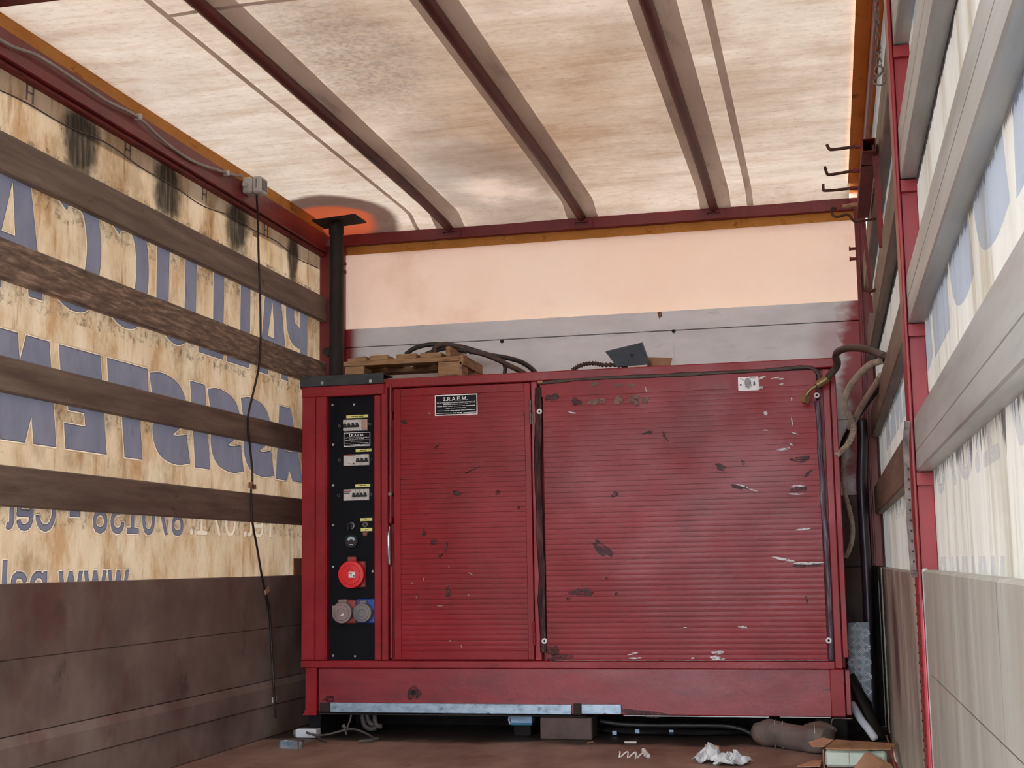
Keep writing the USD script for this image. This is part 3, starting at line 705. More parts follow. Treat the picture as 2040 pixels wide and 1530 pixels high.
t1 = thing('trim_1', 'red steel rail along the top of the left side', 'rail', (0, 3.0, 2.17), kind='structure')
put(t1, 'rail', box(-0.035, 0.000, Y0, 6.02, 2.212, 2.270, 0.003), 'red_steel')
put(t1, 'lip', box(-0.028, 0.010, Y0, 6.02, 2.176, 2.213, 0.003), 'red_steel')
put(t1, 'under_lip', box(-0.030, -0.004, Y0, 6.02, 2.160, 2.174, 0.002), 'red_rust')
t2 = thing('trim_2', 'dark red cross beam at the top of the bulkhead', 'beam', (1.23, YB, 2.21), kind='structure')
put(t2, 'beam', box(0.02, 2.47, YB - 0.012, YB + 0.05, 2.214, 2.268, 0.003), 'red_steel')
t3 = thing('trim_3', 'red steel rail along the top of the right side', 'rail', (2.48, 3.0, 2.20), kind='structure')
put(t3, 'rail', box(2.478, 2.490, Y0, 6.02, 2.215, 2.312, 0.003), 'red_steel')

t4 = thing('trim_4', 'dark red cross beam under the roof near the top left of the picture', 'beam', (1.24, 3.15, 2.24), kind='structure')
put(t4, 'beam', box(-0.02, 2.50, 3.10, 3.225, 2.272, 2.306, 0.003), 'red_steel')
for k, (x, lb) in enumerate(((0.605, 'left red roof bow tube, the one nearest the grey socket box'), (1.238, 'middle red roof bow tube under the roof tarpaulin'), (1.842, 'right red roof bow tube, the one nearest the hook rack'))):
    b = thing('roof_bow', lb, 'roof bow', (x, 3.2, 2.29))
    pts = [(x, y, 2.289 + 0.003 * math.sin(y * 1.1 + k) - 0.026 * max(0.0, (y - 5.0) / 1.0) ** 2) for y in np.linspace(Y0, 5.985, 36)]
    put(b, 'tube', tube(pts, 0.020, 14), 'bow_steel', True)
    yb = YB - 0.012
    bz = 2.238
    slot = Polygon([(x - 0.050, bz - 0.018), (x + 0.050, bz - 0.018), (x + 0.050, bz + 0.004), (x + 0.034, bz + 0.018), (x - 0.034, bz + 0.018), (x - 0.050, bz + 0.004)]).buffer(0.004)
    slot = slot.difference(sbox(x - 0.030, bz - 0.006, x + 0.030, bz + 0.006))
    put(b, 'bracket', prism(slot, yb - 0.012, yb), 'red_steel')

pl = thing('corner_post', 'dark red corner post at the left end of the bulkhead', 'post', (0.04, 5.97, 0))
put(pl, 'post', box(-0.0345, 0.086, 5.962, 6.0, 0.0, 2.214, 0.003), 'red_steel')
for z in (2.085, 2.125):
    put(pl, 'lug', box(0.086, 0.094, 5.962, 5.985, z - 0.008, z + 0.008, 0.002), 'red_rust')
put(pl, 'rubber_buffer', cyl((0.012, 5.962, 1.70), (0.012, 5.945, 1.70), 0.022, 16), 'black_rubber', 40)
pr = thing('corner_post', 'red corner post at the right end of the bulkhead, behind the hoses', 'post', (2.475, 5.97, 0))
put(pr, 'post', box(2.452, 2.50, 5.945, 6.0, 0.656, 2.214, 0.003), 'red_steel')
put(pr, 'post_foot', box(2.440, 2.477, 5.93, 6.0, 0.0, 0.655, 0.003), 'void_black', label='lower end coloured black for the corner shadow')  # black colour stands in for the shadow low in the corner
put(pr, 'flange', box(2.462, 2.470, 5.925, 5.945, 0.66, 2.20, 0.002), 'red_steel')
for z in (2.03, 1.985):
    put(pr, 'bolt', cyl((2.452, 5.952, z), (2.430, 5.952, z), 0.007, 8), 'red_rust')
    put(pr, 'bolt_head', cyl((2.430, 5.952, z), (2.424, 5.952, z), 0.011, 6), 'red_rust')
mp = thing('side_post', 'bright red upright post in the middle of the right side', 'post', (2.49, 3.1, 0))
put(mp, 'web', box(2.476, 2.514, 3.068, 3.155, 0.0, 2.216, 0.003), 'red_post')
put(mp, 'flange', box(2.468, 2.476, 3.055, 3.165, 0.0, 2.216, 0.002), 'red_post')
for z0, z1 in ((1.648, 1.843), (1.306, 1.530), (0.993, 1.203), (0.664, 0.876)):           # the pocket bottoms that carry the slats
    put(mp, 'slat_pocket', prism(Polygon([(2.477, z1 - 0.030), (2.512, z1 - 0.030), (2.512, z1 - 0.004), (2.477, z1 - 0.004)]), 3.052, 3.068), 'red_post')
zs = [at(px, py, 1, 3.04) for px, py in ((1808, 838), (1805, 880), (1808, 960), (1812, 1040), (1819, 1128), (1823, 1150))]
sp = smooth_path(zs, 6)
st = thing('sealing_strip', 'grey crumpled perforated sealing strip hanging down the red side post', 'strip', (float(sp[-1, 0]), 3.04, 0))
w = 0.0062
Lp = np.column_stack([sp[:, 0] - w, sp[:, 1] - 0.004 * np.sin(np.arange(len(sp)) * 1.3), sp[:, 2]])
Rp = np.column_stack([sp[:, 0] + w, sp[:, 1] + 0.003 * np.cos(np.arange(len(sp)) * 1.9), sp[:, 2]])
n = len(sp)
V = np.vstack([Lp, Rp, Lp + [0, 0.003, 0], Rp + [0, 0.003, 0]])
F = []
for i in range(n - 1):
    for a, b in ((0, n), (n, 3 * n), (3 * n, 2 * n), (2 * n, 0)):
        F += [[a + i, b + i, b + i + 1], [a + i, b + i + 1, a + i + 1]]
put(st, 'band', trimesh.Trimesh(V, F, process=False), 'band_grey')
zz = np.arange(0.88, 0.68, -0.022)
put(st, 'rivet_row', join(*[box(x + w * 0.35 - 0.0015, x + w * 0.35 + 0.0015, 3.033, 3.037, z - 0.002, z + 0.002, 0) for x, z in zip(np.interp(zz, sp[::-1, 2], sp[::-1, 0]), zz)]), 'dark_hole', kind='stuff')
for yy in (3.064, 3.158):                                                                # the two rows of rivets down the lower part of the post
    put(mp, 'rivet_row', join(*[box(2.4668, 2.4685, yy - 0.004, yy + 0.004, z - 0.0025, z + 0.0025, 0) for z in np.arange(0.02, 0.66, 0.021)]), 'dark_hole', kind='stuff')
# == OBJECTS ==

# ================================================================== THE GENERATOR
YG = 5.35
rnd = random.Random(7)


def gp(px, py, y=YG):
    p = at(px, py, 1, y)
    return p[0], p[2]


ge = thing('generator', 'large red enclosed generator with ribbed panels and a black control panel', 'generator', (1.23, YG, 0.085))
put(ge, 'body', join(box(0.140, 2.326, YG + 0.045, 5.90, 0.275, 1.462, 0.006), box(0.19, 2.30, YG + 0.05, 5.88, 0.105, 0.275, 0.004)), 'red_paint')
# frame
put(ge, 'frame_post', box(0.127, 0.187, YG, YG + 0.05, 0.308, 1.425, 0.003), 'red_paint')
put(ge, 'frame_post', box(0.1885, 0.236, YG, YG + 0.05, 0.308, 1.412, 0.003), 'red_paint')
put(ge, 'frame_post', box(0.448, 0.478, YG, YG + 0.05, 0.308, 1.402, 0.003), 'red_paint')
put(ge, 'frame_post', box(0.4795, 0.509, YG, YG + 0.048, 0.308, 1.440, 0.003), 'red_paint')
put(ge, 'frame_post', box(1.1225, 1.150, YG, YG + 0.05, 0.308, 1.428, 0.003), 'red_paint')
put(ge, 'frame_post', box(2.284, 2.312, YG - 0.004, YG + 0.05, 0.278, 1.424, 0.003), 'red_paint')
put(ge, 'frame_post', box(2.3135, 2.336, YG + 0.004, YG + 0.05, 0.318, 1.424, 0.003), 'red_paint')
put(ge, 'top_rail', box(0.127, 0.496, YG - 0.004, YG + 0.05, 1.404, 1.450, 0.003), 'red_paint')
put(ge, 'top_rail', box(0.497, 2.332, YG - 0.002, YG + 0.05, 1.429, 1.468, 0.004), 'red_paint')
put(ge, 'bottom_rail', box(0.127, 2.284, YG - 0.002, YG + 0.05, 0.276, 0.3065, 0.003), 'red_paint')
gd = put(ge, 'top_guard', join(box(0.120, 0.494, YG - 0.010, YG - 0.004, 1.449, 1.494, 0.002), box(0.120, 0.494, YG - 0.006, YG + 0.12, 1.488, 1.494, 0.002), box(0.120, 0.126, YG - 0.006, YG + 0.12, 1.44, 1.490, 0.002)), 'guard', label='dark plastic guard along the top left edge')
for px, py in ((644, 764), (740, 760)):
    x, z = gp(px, py)
    put(gd, 'screw', cyl((x, YG - 0.010, z), (x, YG - 0.014, z), 0.007, 16), 'steel', 40)

# control panel
YP = YG + 0.030
cp = put(ge, 'control_panel', box(0.236, 0.449, YP, YP + 0.006, 0.308, 1.404, 0.001), 'black_plate', label='black control panel with breakers and sockets')
put(cp, 'reveal', box(0.2362, 0.240, YG + 0.002, YP, 0.308, 1.402, 0.0005), 'red_paint')
for px, py in ((663, 807), (706, 806), (664, 886), (664, 967), (664, 1046), (664, 1129), (664, 1306), (708, 1307), (664, 1209), (743, 1138)):
    x, z = gp(px, py, YP)
    x = min(max(x, 0.247), 0.443)
    put(cp, 'screw', cyl((x, YP, z), (x, YP - 0.005, z), 0.0062, 12, 0.0045), 'steel', 40)
for px, py in ((676, 849), (737, 845), (676, 917), (738, 915), (675, 987), (738, 985)):
    x, z = gp(px, py, YP)
    put(cp, 'ring_screw', ring((x, YP - 0.001, z), 1, 0.0052, 0.0016, 14, 6), 'dull_steel', 40)


def breaker(z0, z1, x0, x1, sx0, sx1, tan=None, meter=None):
    put(cp, 'circuit_breaker', join(box(x0, x1, YP - 0.010, YP, z0, z1, 0.002), box(sx0, sx1, YP - 0.014, YP - 0.009, z1 - 0.020, z1 - 0.001, 0.001), box(sx0, sx1, YP - 0.013, YP - 0.009, z0 + 0.001, z0 + 0.012, 0.001)), 'ivory_plastic')
    n = 4 if sx1 - sx0 > 0.06 else 3
    w = (sx1 - sx0) / n
    zm = z0 + (z1 - z0) * 0.46
    put(cp, 'breaker_switch', join(box(sx0 + 0.002, sx1 - 0.002, YP - 0.020, YP - 0.008, zm - 0.007, zm + 0.001, 0.001), *[box(sx0 + (k + 0.12) * w, sx0 + (k + 0.70) * w, YP - 0.016, YP - 0.008, zm, zm + 0.010, 0.001) for k in range(n)]), 'black_rubber')
    for k in range(1, n):
        put(cp, 'pole_gap', box(sx0 + k * w - 0.0006, sx0 + k * w + 0.0006, YP - 0.0145, YP - 0.012, z1 - 0.020, z1 - 0.002, 0), 'sticker_ink')
    if tan:
        put(cp, 'breaker_module', box(tan[0], tan[1], YP - 0.013, YP - 0.004, z0 + 0.003, z1 + 0.001, 0.001), 'tan_plastic')
    if meter:
        put(cp, 'test_button', cyl((meter[0], YP - 0.010, meter[1]), (meter[0], YP - 0.014, meter[1]), 0.0035, 12), 'black_rubber', 40)
        put(cp, 'meter_mark', box(meter[0] - 0.028, meter[0] - 0.012, YP - 0.0106, YP - 0.009, meter[1] - 0.001, meter[1] + 0.0014, 0), 'sticker_ink')


breaker(1.257, 1.305, 0.305, 0.413, 0.305, 0.378, tan=(0.386, 0.413))
breaker(1.110, 1.157, 0.305, 0.419, 0.362, 0.419, meter=(0.352, 1.118))
breaker(0.964, 1.011, 0.305, 0.419, 0.345, 0.413)
put(cp, 'red_stripe', box(0.306, 0.360, YP - 0.0108, YP - 0.009, 1.152, 1.156, 0), 'socket_dull_red')
put(cp, 'red_stripe', box(0.308, 0.342, YP - 0.0108, YP - 0.009, 1.001, 1.005, 0), 'socket_dull_red')
put(cp, 'meter_mark', box(0.307, 0.334, YP - 0.0108, YP - 0.009, 0.992, 0.997, 0), 'sticker_ink')
for x0, x1, z0, z1, t0, t1_ in ((0.315, 0.413, 1.312, 1.325, 0.22, 0.78), (0.357, 0.428, 1.168, 1.180, 0.28, 0.68), (0.355, 0.421, 1.020, 1.032, 0.30, 0.72), (0.377, 0.430, 0.877, 0.890, 0.38, 0.54), (0.379, 0.430, 0.835, 0.8485, 0.38, 0.60)):
    put(cp, 'label_tag', box(x0, x1, YP - 0.0012, YP, z0, z1, 0.0003), 'yellow_tag')
    zc = (z0 + z1) / 2
    gap = x0 + (x1 - x0) * (t0 + (t1_ - t0) * 0.58)
    bits = [box(x0 + (x1 - x0) * t0, gap - 0.001, YP - 0.0016, YP - 0.001, zc - 0.0018, zc + 0.0018, 0), box(gap + 0.001, x0 + (x1 - x0) * t1_, YP - 0.0016, YP - 0.001, zc - 0.0018, zc + 0.0018, 0)]
    put(cp, 'tag_print', join(*bits), 'olive_ink')


def name_plate(parent, x0, x1, z0, z1, y, title, second, k=1.0):
    """White edged black plate with a title line, a second line and rows of small print too fine to read."""
    W, H = x1 - x0, z1 - z0
    put(parent, 'name_plate', box(x0, x1, y - 0.0012, y, z0, z1, 0.0003), 'sign_white', label='black and white maker plate')
    e = 0.026 * W
    put(parent, 'plate_field', box(x0 + e, x1 - e, y - 0.0016, y - 0.001, z0 + e, z1 - e, 0.0002), 'sign_black')
    ms = []
    tw = 0.57 * W
    ms.append(flat_text(title, x0 + 0.20 * W, z1 - 0.29 * H, 0.165 * H, y - 0.0016, 0.0004, tw))
    ms.append(flat_text(second, x0 + 0.055 * W, z1 - 0.415 * H, 0.060 * H, y - 0.0016, 0.0004, 0.89 * W))
    yy = y - 0.0016
    for a, b, f in ((0.20, 0.79, 0.47), (0.05, 0.95, 0.555), (0.26, 0.73, 0.645), (0.06, 0.95, 0.765)):
        c = x0 + a * W
        zr = z1 - f * H
        while c < x0 + b * W - 0.03 * W:
            d = min(c + W * rnd.uniform(0.07, 0.16), x0 + b * W)
            ms.append(box(c, d, yy - 0.0004, yy, zr - 0.013 * H, zr + 0.013 * H, 0)); c = d + 0.015 * W
    zr = z0 + 0.115 * H
    ms += [box(x0 + 0.02 * W, x0 + 0.33 * W, yy - 0.0004, yy, zr - 0.012 * H, zr + 0.012 * H, 0), box(x0 + 0.67 * W, x1 - 0.02 * W, yy - 0.0004, yy, zr - 0.012 * H, zr + 0.012 * H, 0)]
    for a, b in ((0.35, 0.40), (0.42, 0.50), (0.52, 0.57), (0.58, 0.64)):
        ms.append(box(x0 + a * W, x0 + b * W, yy - 0.0004, yy, zr - 0.02 * H, zr + 0.02 * H, 0))
    put(parent, 'plate_lettering', join(*ms), 'sign_white')


name_plate(cp, 0.304, 0.422, 1.192, 1.251, YP - 0.001, 'I.R.A.E.M.', 'ELETTROMECCANICA INDUSTRIALE')
# key switch, lamps, gauge
put(cp, 'key_switch', join(cyl((0.340, YP, 0.859), (0.340, YP - 0.008, 0.859), 0.016, 20), box(0.329, 0.336, YP - 0.030, YP - 0.006, 0.838, 0.868, 0.002)), 'black_rubber', 40)
put(cp, 'switch_ring', tube([(0.340 + 0.0125 * math.cos(a), YP - 0.009, 0.859 + 0.0135 * math.sin(a)) for a in np.linspace(-1.3, 1.5, 12)], 0.0016, 6), 'steel', True)
for z, mt in ((0.862, 'black_rubber'), (0.825, 'socket_dull_red')):
    put(cp, 'indicator_lamp', cyl((0.400, YP, z), (0.400, YP - 0.007, z), 0.008, 16), mt, 40)
    put(cp, 'lamp_ring', ring((0.400, YP - 0.005, z), 1, 0.0095, 0.002, 18, 6), 'steel' if z > 0.85 else 'dull_steel', 40)
put(cp, 'gauge', join(cyl((0.342, YP, 0.795), (0.342, YP - 0.014, 0.795), 0.028, 24), ring((0.342, YP - 0.014, 0.795), 1, 0.0265, 0.003, 24, 6)), 'black_rubber', 40)
arc = [(0.342 + r * math.cos(a), 0.792 + r * math.sin(a)) for r, aa in ((0.021, np.linspace(0.45, 2.7, 9)), (0.010, np.linspace(2.7, 0.45, 9))) for a in aa]
put(cp, 'gauge_dial', prism(Polygon(arc), YP - 0.0148, YP - 0.0142), 'galv')
put(cp, 'gauge_mark', box(0.335, 0.350, YP - 0.0150, YP - 0.0142, 0.779, 0.7815, 0), 'sign_white')


def socket(cx, cz, r, px0, px1, pz0, pz1, plate, lid, tall, hx):
    put(cp, 'socket_plate', box(px0, px1, YP - 0.012, YP, pz0, pz1, 0.004), plate)
    for sx in (px0 + 0.008, px1 - 0.008):
        for sz in (pz0 + 0.009, pz1 - 0.009):
            put(cp, 'socket_screw', cyl((sx, YP - 0.012, sz), (sx, YP - 0.0145, sz), 0.0032, 8), 'dull_steel')
    d0 = YP - 0.014
    prof = [(r * 0.94, 0), (r, 0.004), (r, 0.020), (r * 0.95, 0.026), (r * 0.74, 0.027), (r * 0.70, 0.030), (r * 0.40, 0.031), (r * 0.36, 0.029), (0.0001, 0.029)]
    k = 36
    a = np.arange(k) * 2 * np.pi / k
    V = np.array([(cx + q * math.cos(t), d0 - h, cz + q * math.sin(t)) for q, h in prof for t in a])
    F = []
    for i in range(len(prof) - 1):
        for j in range(k):
            F += [[i * k + j, i * k + (j + 1) % k, (i + 1) * k + (j + 1) % k], [i * k + j, (i + 1) * k + (j + 1) % k, (i + 1) * k + j]]
    put(cp, 'socket_lid', join(trimesh.Trimesh(V, F, process=False), cyl((cx, YP - 0.002, cz), (cx, d0 + 0.001, cz), r * 0.9, 28)), lid, 40)
    put(cp, 'lid_hinge', box(cx - hx, cx + hx, YP - 0.030, YP - 0.006, cz + r * 0.75, cz + r + tall, 0.003), lid if tall < 0.014 else plate)
    return d0 - 0.031


f = socket(0.3495, 0.657, 0.0575, 0.309, 0.403, 0.603, 0.711, 'socket_dull_red', 'socket_red', 0.016, 0.019)
put(cp, 'lid_label', box(0.342, 0.371, f - 0.001, f + 0.003, 0.644, 0.668, 0.001), 'sign_white')
put(cp, 'lid_print', join(box(0.345, 0.357, f - 0.0015, f, 0.660, 0.665, 0), box(0.351, 0.355, f - 0.0015, f, 0.651, 0.660, 0), box(0.362, 0.368, f - 0.0015, f, 0.648, 0.654, 0)), 'sticker_ink')
f = socket(0.309, 0.501, 0.0445, 0.280, 0.362, 0.456, 0.554, 'socket_dull_red', 'socket_grey', 0.010, 0.018)
put(cp, 'lid_label', prism(Polygon([(0.302, 0.489), (0.318, 0.489), (0.320, 0.500), (0.314, 0.497), (0.308, 0.490)]), f - 0.001, f + 0.003), 'sign_white')
socket(0.3985, 0.500, 0.0405, 0.364, 0.446, 0.457, 0.556, 'socket_blue', 'socket_blue_grey', 0.010, 0.015)


def ribbed(x0, x1, z0, z1, y, pitch=0.0205, depth=0.0036, step=0.0003):
    """A sheet pressed into horizontal ribs, like a roller shutter."""
    n = int(round((z1 - z0) / pitch)); pitch = (z1 - z0) / n
    prof = []
    for k in range(n):
        a = z0 + k * pitch
        q = min(1.0, max(0.22, (1.30 - a) / 0.25))
        prof += [(a, 0.0), (a + 0.0006, depth * q), (a + 0.0020, depth * q), (a + 0.0026, 0.0), (a + pitch * 0.5, -step)]
    prof += [(z1, 0.0)]
    poly = [(z, y + d) for z, d in prof] + [(z1, y + 0.012), (z0, y + 0.012)]
    m = len(poly)
    V = np.array([(x, yy, z) for x in (x0, x1) for z, yy in poly])
    F = []
    for i in range(m):
        j = (i + 1) % m
        F += [[i, j, m + j], [i, m + j, m + i]]
    tri, fc = trimesh.creation.triangulate_polygon(Polygon(poly), engine='earcut')
    return join(trimesh.Trimesh(V, F, process=False), trimesh.Trimesh([(x0, b, a) for a, b in tri], fc, process=False), trimesh.Trimesh([(x1, b, a) for a, b in tri], fc, process=False))


def flatten(m, k):
    y = m.vertices[:, 1].mean()
    m.vertices[:, 1] = y + (m.vertices[:, 1] - y) * k
    return m


def blot(cx, cz, a, b, rot, y, wob=0.3, n=18, seed=0):
    """A flat irregular mark on a vertical sheet."""
    r = random.Random(seed)
    ph = [r.uniform(0, 6.28) for _ in range(4)]
    pts = []
    for t in np.linspace(0, 2 * np.pi, n, endpoint=False):
        k = 1 + wob * (0.5 * math.sin(2 * t + ph[0]) + 0.35 * math.sin(3 * t + ph[1]) + 0.3 * math.sin(5 * t + ph[2]))
        u, v = a * k * math.cos(t), b * k * math.sin(t)
        pts.append((cx + u * math.cos(rot) - v * math.sin(rot), cz + u * math.sin(rot) + v * math.cos(rot)))
    return prism(Polygon(pts).buffer(0), y - 0.0004, y + 0.004)


# door
YD = YG - 0.004
dr = put(ge, 'door', join(box(0.536, 0.566, YD, YD + 0.02, 0.311, 1.4235, 0.002), box(1.095, 1.1205, YD, YD + 0.02, 0.311, 1.4235, 0.002), box(0.566, 1.095, YD, YD + 0.02, 1.390, 1.4235, 0.002), box(0.566, 1.095, YD, YD + 0.02, 0.311, 0.346, 0.002)), 'red_panel', label='red ribbed sheet door')
put(dr, 'ribbed_sheet', ribbed(0.5655, 1.0955, 0.3455, 1.3905, YD + 0.003), 'red_panel')
put(dr, 'lock_rod', join(cyl((0.5225, YG - 0.004, 1.447), (0.5225, YG - 0.004, 0.868), 0.0065, 10), box(0.516, 0.530, YG - 0.008, YG + 0.03, 1.30, 1.33, 0.002), box(0.515, 0.530, YG - 0.012, YG + 0.03, 0.862, 0.892, 0.004)), 'red_paint', 40)
put(dr, 'lock_rod', cyl((0.5225, YG - 0.002, 0.690), (0.5225, YG - 0.002, 0.318), 0.0055, 10), 'red_paint', 40)
put(dr, 'rod_clip', cyl((0.521, YG - 0.012, 0.985), (0.521, YG + 0.02, 0.985), 0.008, 12), 'dull_steel', 40)
hd = [(0.5195, YG - 0.010, 0.850), (0.5185, YG - 0.014, 0.835), (0.5180, YG - 0.022, 0.815), (0.5190, YG - 0.024, 0.770), (0.5205, YG - 0.020, 0.715), (0.5210, YG - 0.018, 0.694)]
put(dr, 'handle', tube(smooth_path(hd, 6), np.interp(np.arange(31), [0, 5, 11, 18, 30], [0.0022, 0.0024, 0.0075, 0.0072, 0.0050]), 10, True, 1.0), 'steel', True, 'bright steel door handle')
for z0, z1 in ((1.252, 1.352), (0.366, 0.460)):
    put(dr, 'hinge', join(cyl((1.1210, YG - 0.008, z0), (1.1210, YG - 0.008, (z0 + z1) / 2 - 0.001), 0.0052, 10), cyl((1.1210, YG - 0.008, (z0 + z1) / 2 + 0.001), (1.1210, YG - 0.008, z1), 0.0052, 10), box(1.1215, 1.131, YG - 0.006, YG - 0.001, z0, z0 + 0.05, 0.001)), 'dull_steel' if z0 > 1 else 'red_paint', 40)
name_plate(dr, 0.716, 0.899, 1.302, 1.389, YD - 0.0005, 'I.R.A.E.M.', 'ELETTROMECCANICA INDUSTRIALE')
marks = []
for px, py, a, b, rot in ((870, 890, 7, 2, 0.6), (805, 841, 6, 5, 0.3), (850, 783, 9, 5, 0), (865, 1080, 6, 6, 0.8), (890, 1090, 2, 10, 0), (878, 1107, 8, 2, 0.6), (893, 1180, 5, 10, -0.2), (910, 983, 9, 5, 0.2), (992, 981, 5, 4, 0), (1045, 826, 3, 4, 0), (845, 1062, 4, 6, 0.5), (940, 937, 16, 1.2, 0.4), (1034, 1012, 3, 3, 0)):
    x, z = gp(px, py)
    marks.append(blot(x, z, a * 0.0021, b * 0.0021, rot, YD + 0.0008, 0.45, 16, px))
put(dr, 'scuff', join(*marks), 'scuff', kind='stuff')
marks = []
for px, py, a, b, rot in ((938, 1143, 6, 1.0, -0.5), (877, 1207, 7, 1.0, 0.0), (822, 1162, 1.5, 2, 0), (844, 1154, 1, 3, 0), (920, 1288, 1.2, 3.4, 0.2), (897, 1277, 1, 2, 0), (856, 824, 1, 3, 0.6), (934, 1186, 1, 2, 0), (842, 1299, 1, 2, 0), (830, 1190, 1, 2.4, 0), (895, 1129, 1, 2.2, 0)):
    x, z = gp(px, py)
    marks.append(blot(x, z, a * 0.0021, b * 0.0021, rot, YD + 0.0004, 0.2, 10, py))
put(dr, 'paint_chip', join(*marks), 'tape', kind='stuff')

# fixed right panel
sp_ = put(ge, 'side_panel', ribbed(1.172, 2.258, 0.3085, 1.362, YG + 0.002), 'red_panel', label='wide red ribbed panel')
put(sp_, 'top_flat', box(1.160, 2.262, YG + 0.0005, YG + 0.014, 1.362, 1.424, 0.001), 'red_panel')
v0 = [gp(*q) for q in ((1072, 772), (1073, 840), (1071, 900), (1072, 960), (1075, 1020), (1076, 1080), (1080, 1140), (1079, 1200), (1082, 1262), (1083, 1300))]
pth = smooth_path([(x, YG - 0.001, z) for x, z in v0], 7)
wdt = np.array([0.0115 + 0.006 * meshkit.fbm(np.array([[0, 0, i * 0.35]]), 3, 3)[0] for i in range(len(pth))])
put(sp_, 'seal_strip', flatten(tube(pth, wdt, 8), 0.28), 'sealant', True, 'dark cracked sealant down the left edge')
for dx in (-0.003, 0.004):
    q = pth.copy(); q[:, 0] += dx + 0.002 * np.sin(np.arange(len(q)) * 0.7 + dx * 900); q[:, 1] -= 0.0035
    put(sp_, 'seal_bead', tube(q, 0.0022, 6), 'sealant', True)
v1 = [gp(*q) for q in ((1625, 800), (1630, 850), (1631, 900), (1636, 950), (1637, 1000), (1642, 1050), (1646, 1110), (1649, 1170), (1651, 1230), (1654, 1290), (1655, 1314))]
pth = smooth_path([(x + 0.004, YG - 0.001, z) for x, z in v1], 7)
wdt = np.array([0.0075 + 0.004 * meshkit.fbm(np.array([[3, 0, i * 0.4]]), 3, 4)[0] for i in range(len(pth))])
put(sp_, 'seal_strip', flatten(tube(pth, wdt, 8), 0.35), 'sealant_purple', True, 'purplish sealant down the right edge')
for dx, ph in ((-0.003, 0.2), (0.004, 1.4)):
    q = pth.copy(); q[:, 0] += dx + 0.003 * np.sin(np.arange(len(q)) * 0.5 + ph); q[:, 1] -= 0.0030
    put(sp_, 'seal_bead', tube(q, 0.0020, 6), 'sealant_purple', True)
pth = smooth_path([(x, YG - 0.002, z) for x, z in [gp(*q) for q in ((1072, 764), (1120, 759), (1200, 753), (1300, 749), (1400, 744), (1480, 740), (1560, 735), (1605, 731), (1625, 738), (1632, 752), (1632, 775))]], 6)
put(sp_, 'seal_strip', flatten(tube(pth, [0.004 + 0.006 * meshkit.fbm(np.array([[7, 0, i * 0.5]]), 3, 9)[0] for i in range(len(pth))], 8), 0.35), 'hose_brown', True, 'brown smeared sealant along the top edge')
put(sp_, 'seal_gap', box(1.165, 2.255, YG - 0.001, YG + 0.003, 1.4235, 1.4285, 0.0005), 'dark_hole')
x, z = gp(1077, 762)
put(sp_, 'cable_end', tube([(x - 0.010, YG - 0.006, z), (x + 0.010, YG - 0.006, z + 0.002)], 0.006, 10), 'tape', True)
for px, py in ((1075, 820), (1627, 788), (1085, 1277), (1651, 1276)):
    x, z = gp(px, py)
    put(sp_, 'washer', ring((x, YG - 0.005, z), 1, 0.0078, 0.0040, 20, 8), 'sign_white', True)
    put(sp_, 'washer_screw', cyl((x, YG + 0.002, z), (x, YG - 0.006, z), 0.0055, 12), 'dark_hole')
# worn sticker: a grey round figure on white
x0, z0 = gp(1471, 779); x1, z1 = gp(1511, 750)
put(sp_, 'sticker', prism(sbox(x0, z0, x1, z1).buffer(-0.004).buffer(0.004), YG - 0.0012, YG + 0.0005), 'sign_white', label='worn white sticker')
cx, cz = (x0 + x1) / 2 - 0.002, (z0 + z1) / 2 + 0.003
egg = Polygon([(cx + 0.013 * math.cos(t) * (1 + 0.12 * math.sin(t)), cz + 0.020 * math.sin(t)) for t in np.linspace(0, 6.28, 24)[:-1]])
put(sp_, 'sticker_print', prism(egg, YG - 0.0016, YG - 0.001), 'sticker_grey')
ln = [stroke([(cx - 0.030, cz + 0.022), (cx - 0.020, cz + 0.012), (cx - 0.014, cz + 0.013)], 0.0016), stroke([(cx - 0.011, cz - 0.012), (cx + 0.002, cz - 0.021), (cx + 0.012, cz - 0.014), (cx + 0.011, cz + 0.004)], 0.0016), stroke([(cx + 0.010, cz + 0.020), (cx + 0.030, cz + 0.018)], 0.0016), Polygon([(cx + 0.020, cz - 0.012), (cx + 0.029, cz - 0.010), (cx + 0.027, cz + 0.006), (cx + 0.022, cz + 0.004)]), Polygon([(cx - 0.032, cz - 0.010), (cx - 0.024, cz - 0.009), (cx - 0.025, cz - 0.002), (cx - 0.031, cz - 0.003)])]
put(sp_, 'sticker_outline', prism(unary_union(ln), YG - 0.0020, YG - 0.0012), 'sticker_ink')
marks = []
for px, py, a, b, rot in ((1185, 765, 8, 4, 0.4), (1232, 768, 8, 4, 0), (1257, 768, 8, 4, 0), (1183, 801, 11, 5, 0.25), (1200, 798, 8, 4, 0), (1232, 797, 7, 9, -0.2), (1262, 794, 11, 7, 0.2), (1285, 797, 8, 5, 0), (1268, 803, 6, 6, 0), (1225, 743, 9, 4, 0), (1240, 743, 9, 4, 0)):
    x, z = gp(px, py)
    marks.append(blot(x, z, a * 0.0021, b * 0.0021, rot, YG - 0.0012, 0.35, 18, px + 5))
put(sp_, 'putty_smear', join(*marks), 'putty', kind='stuff')
marks = []
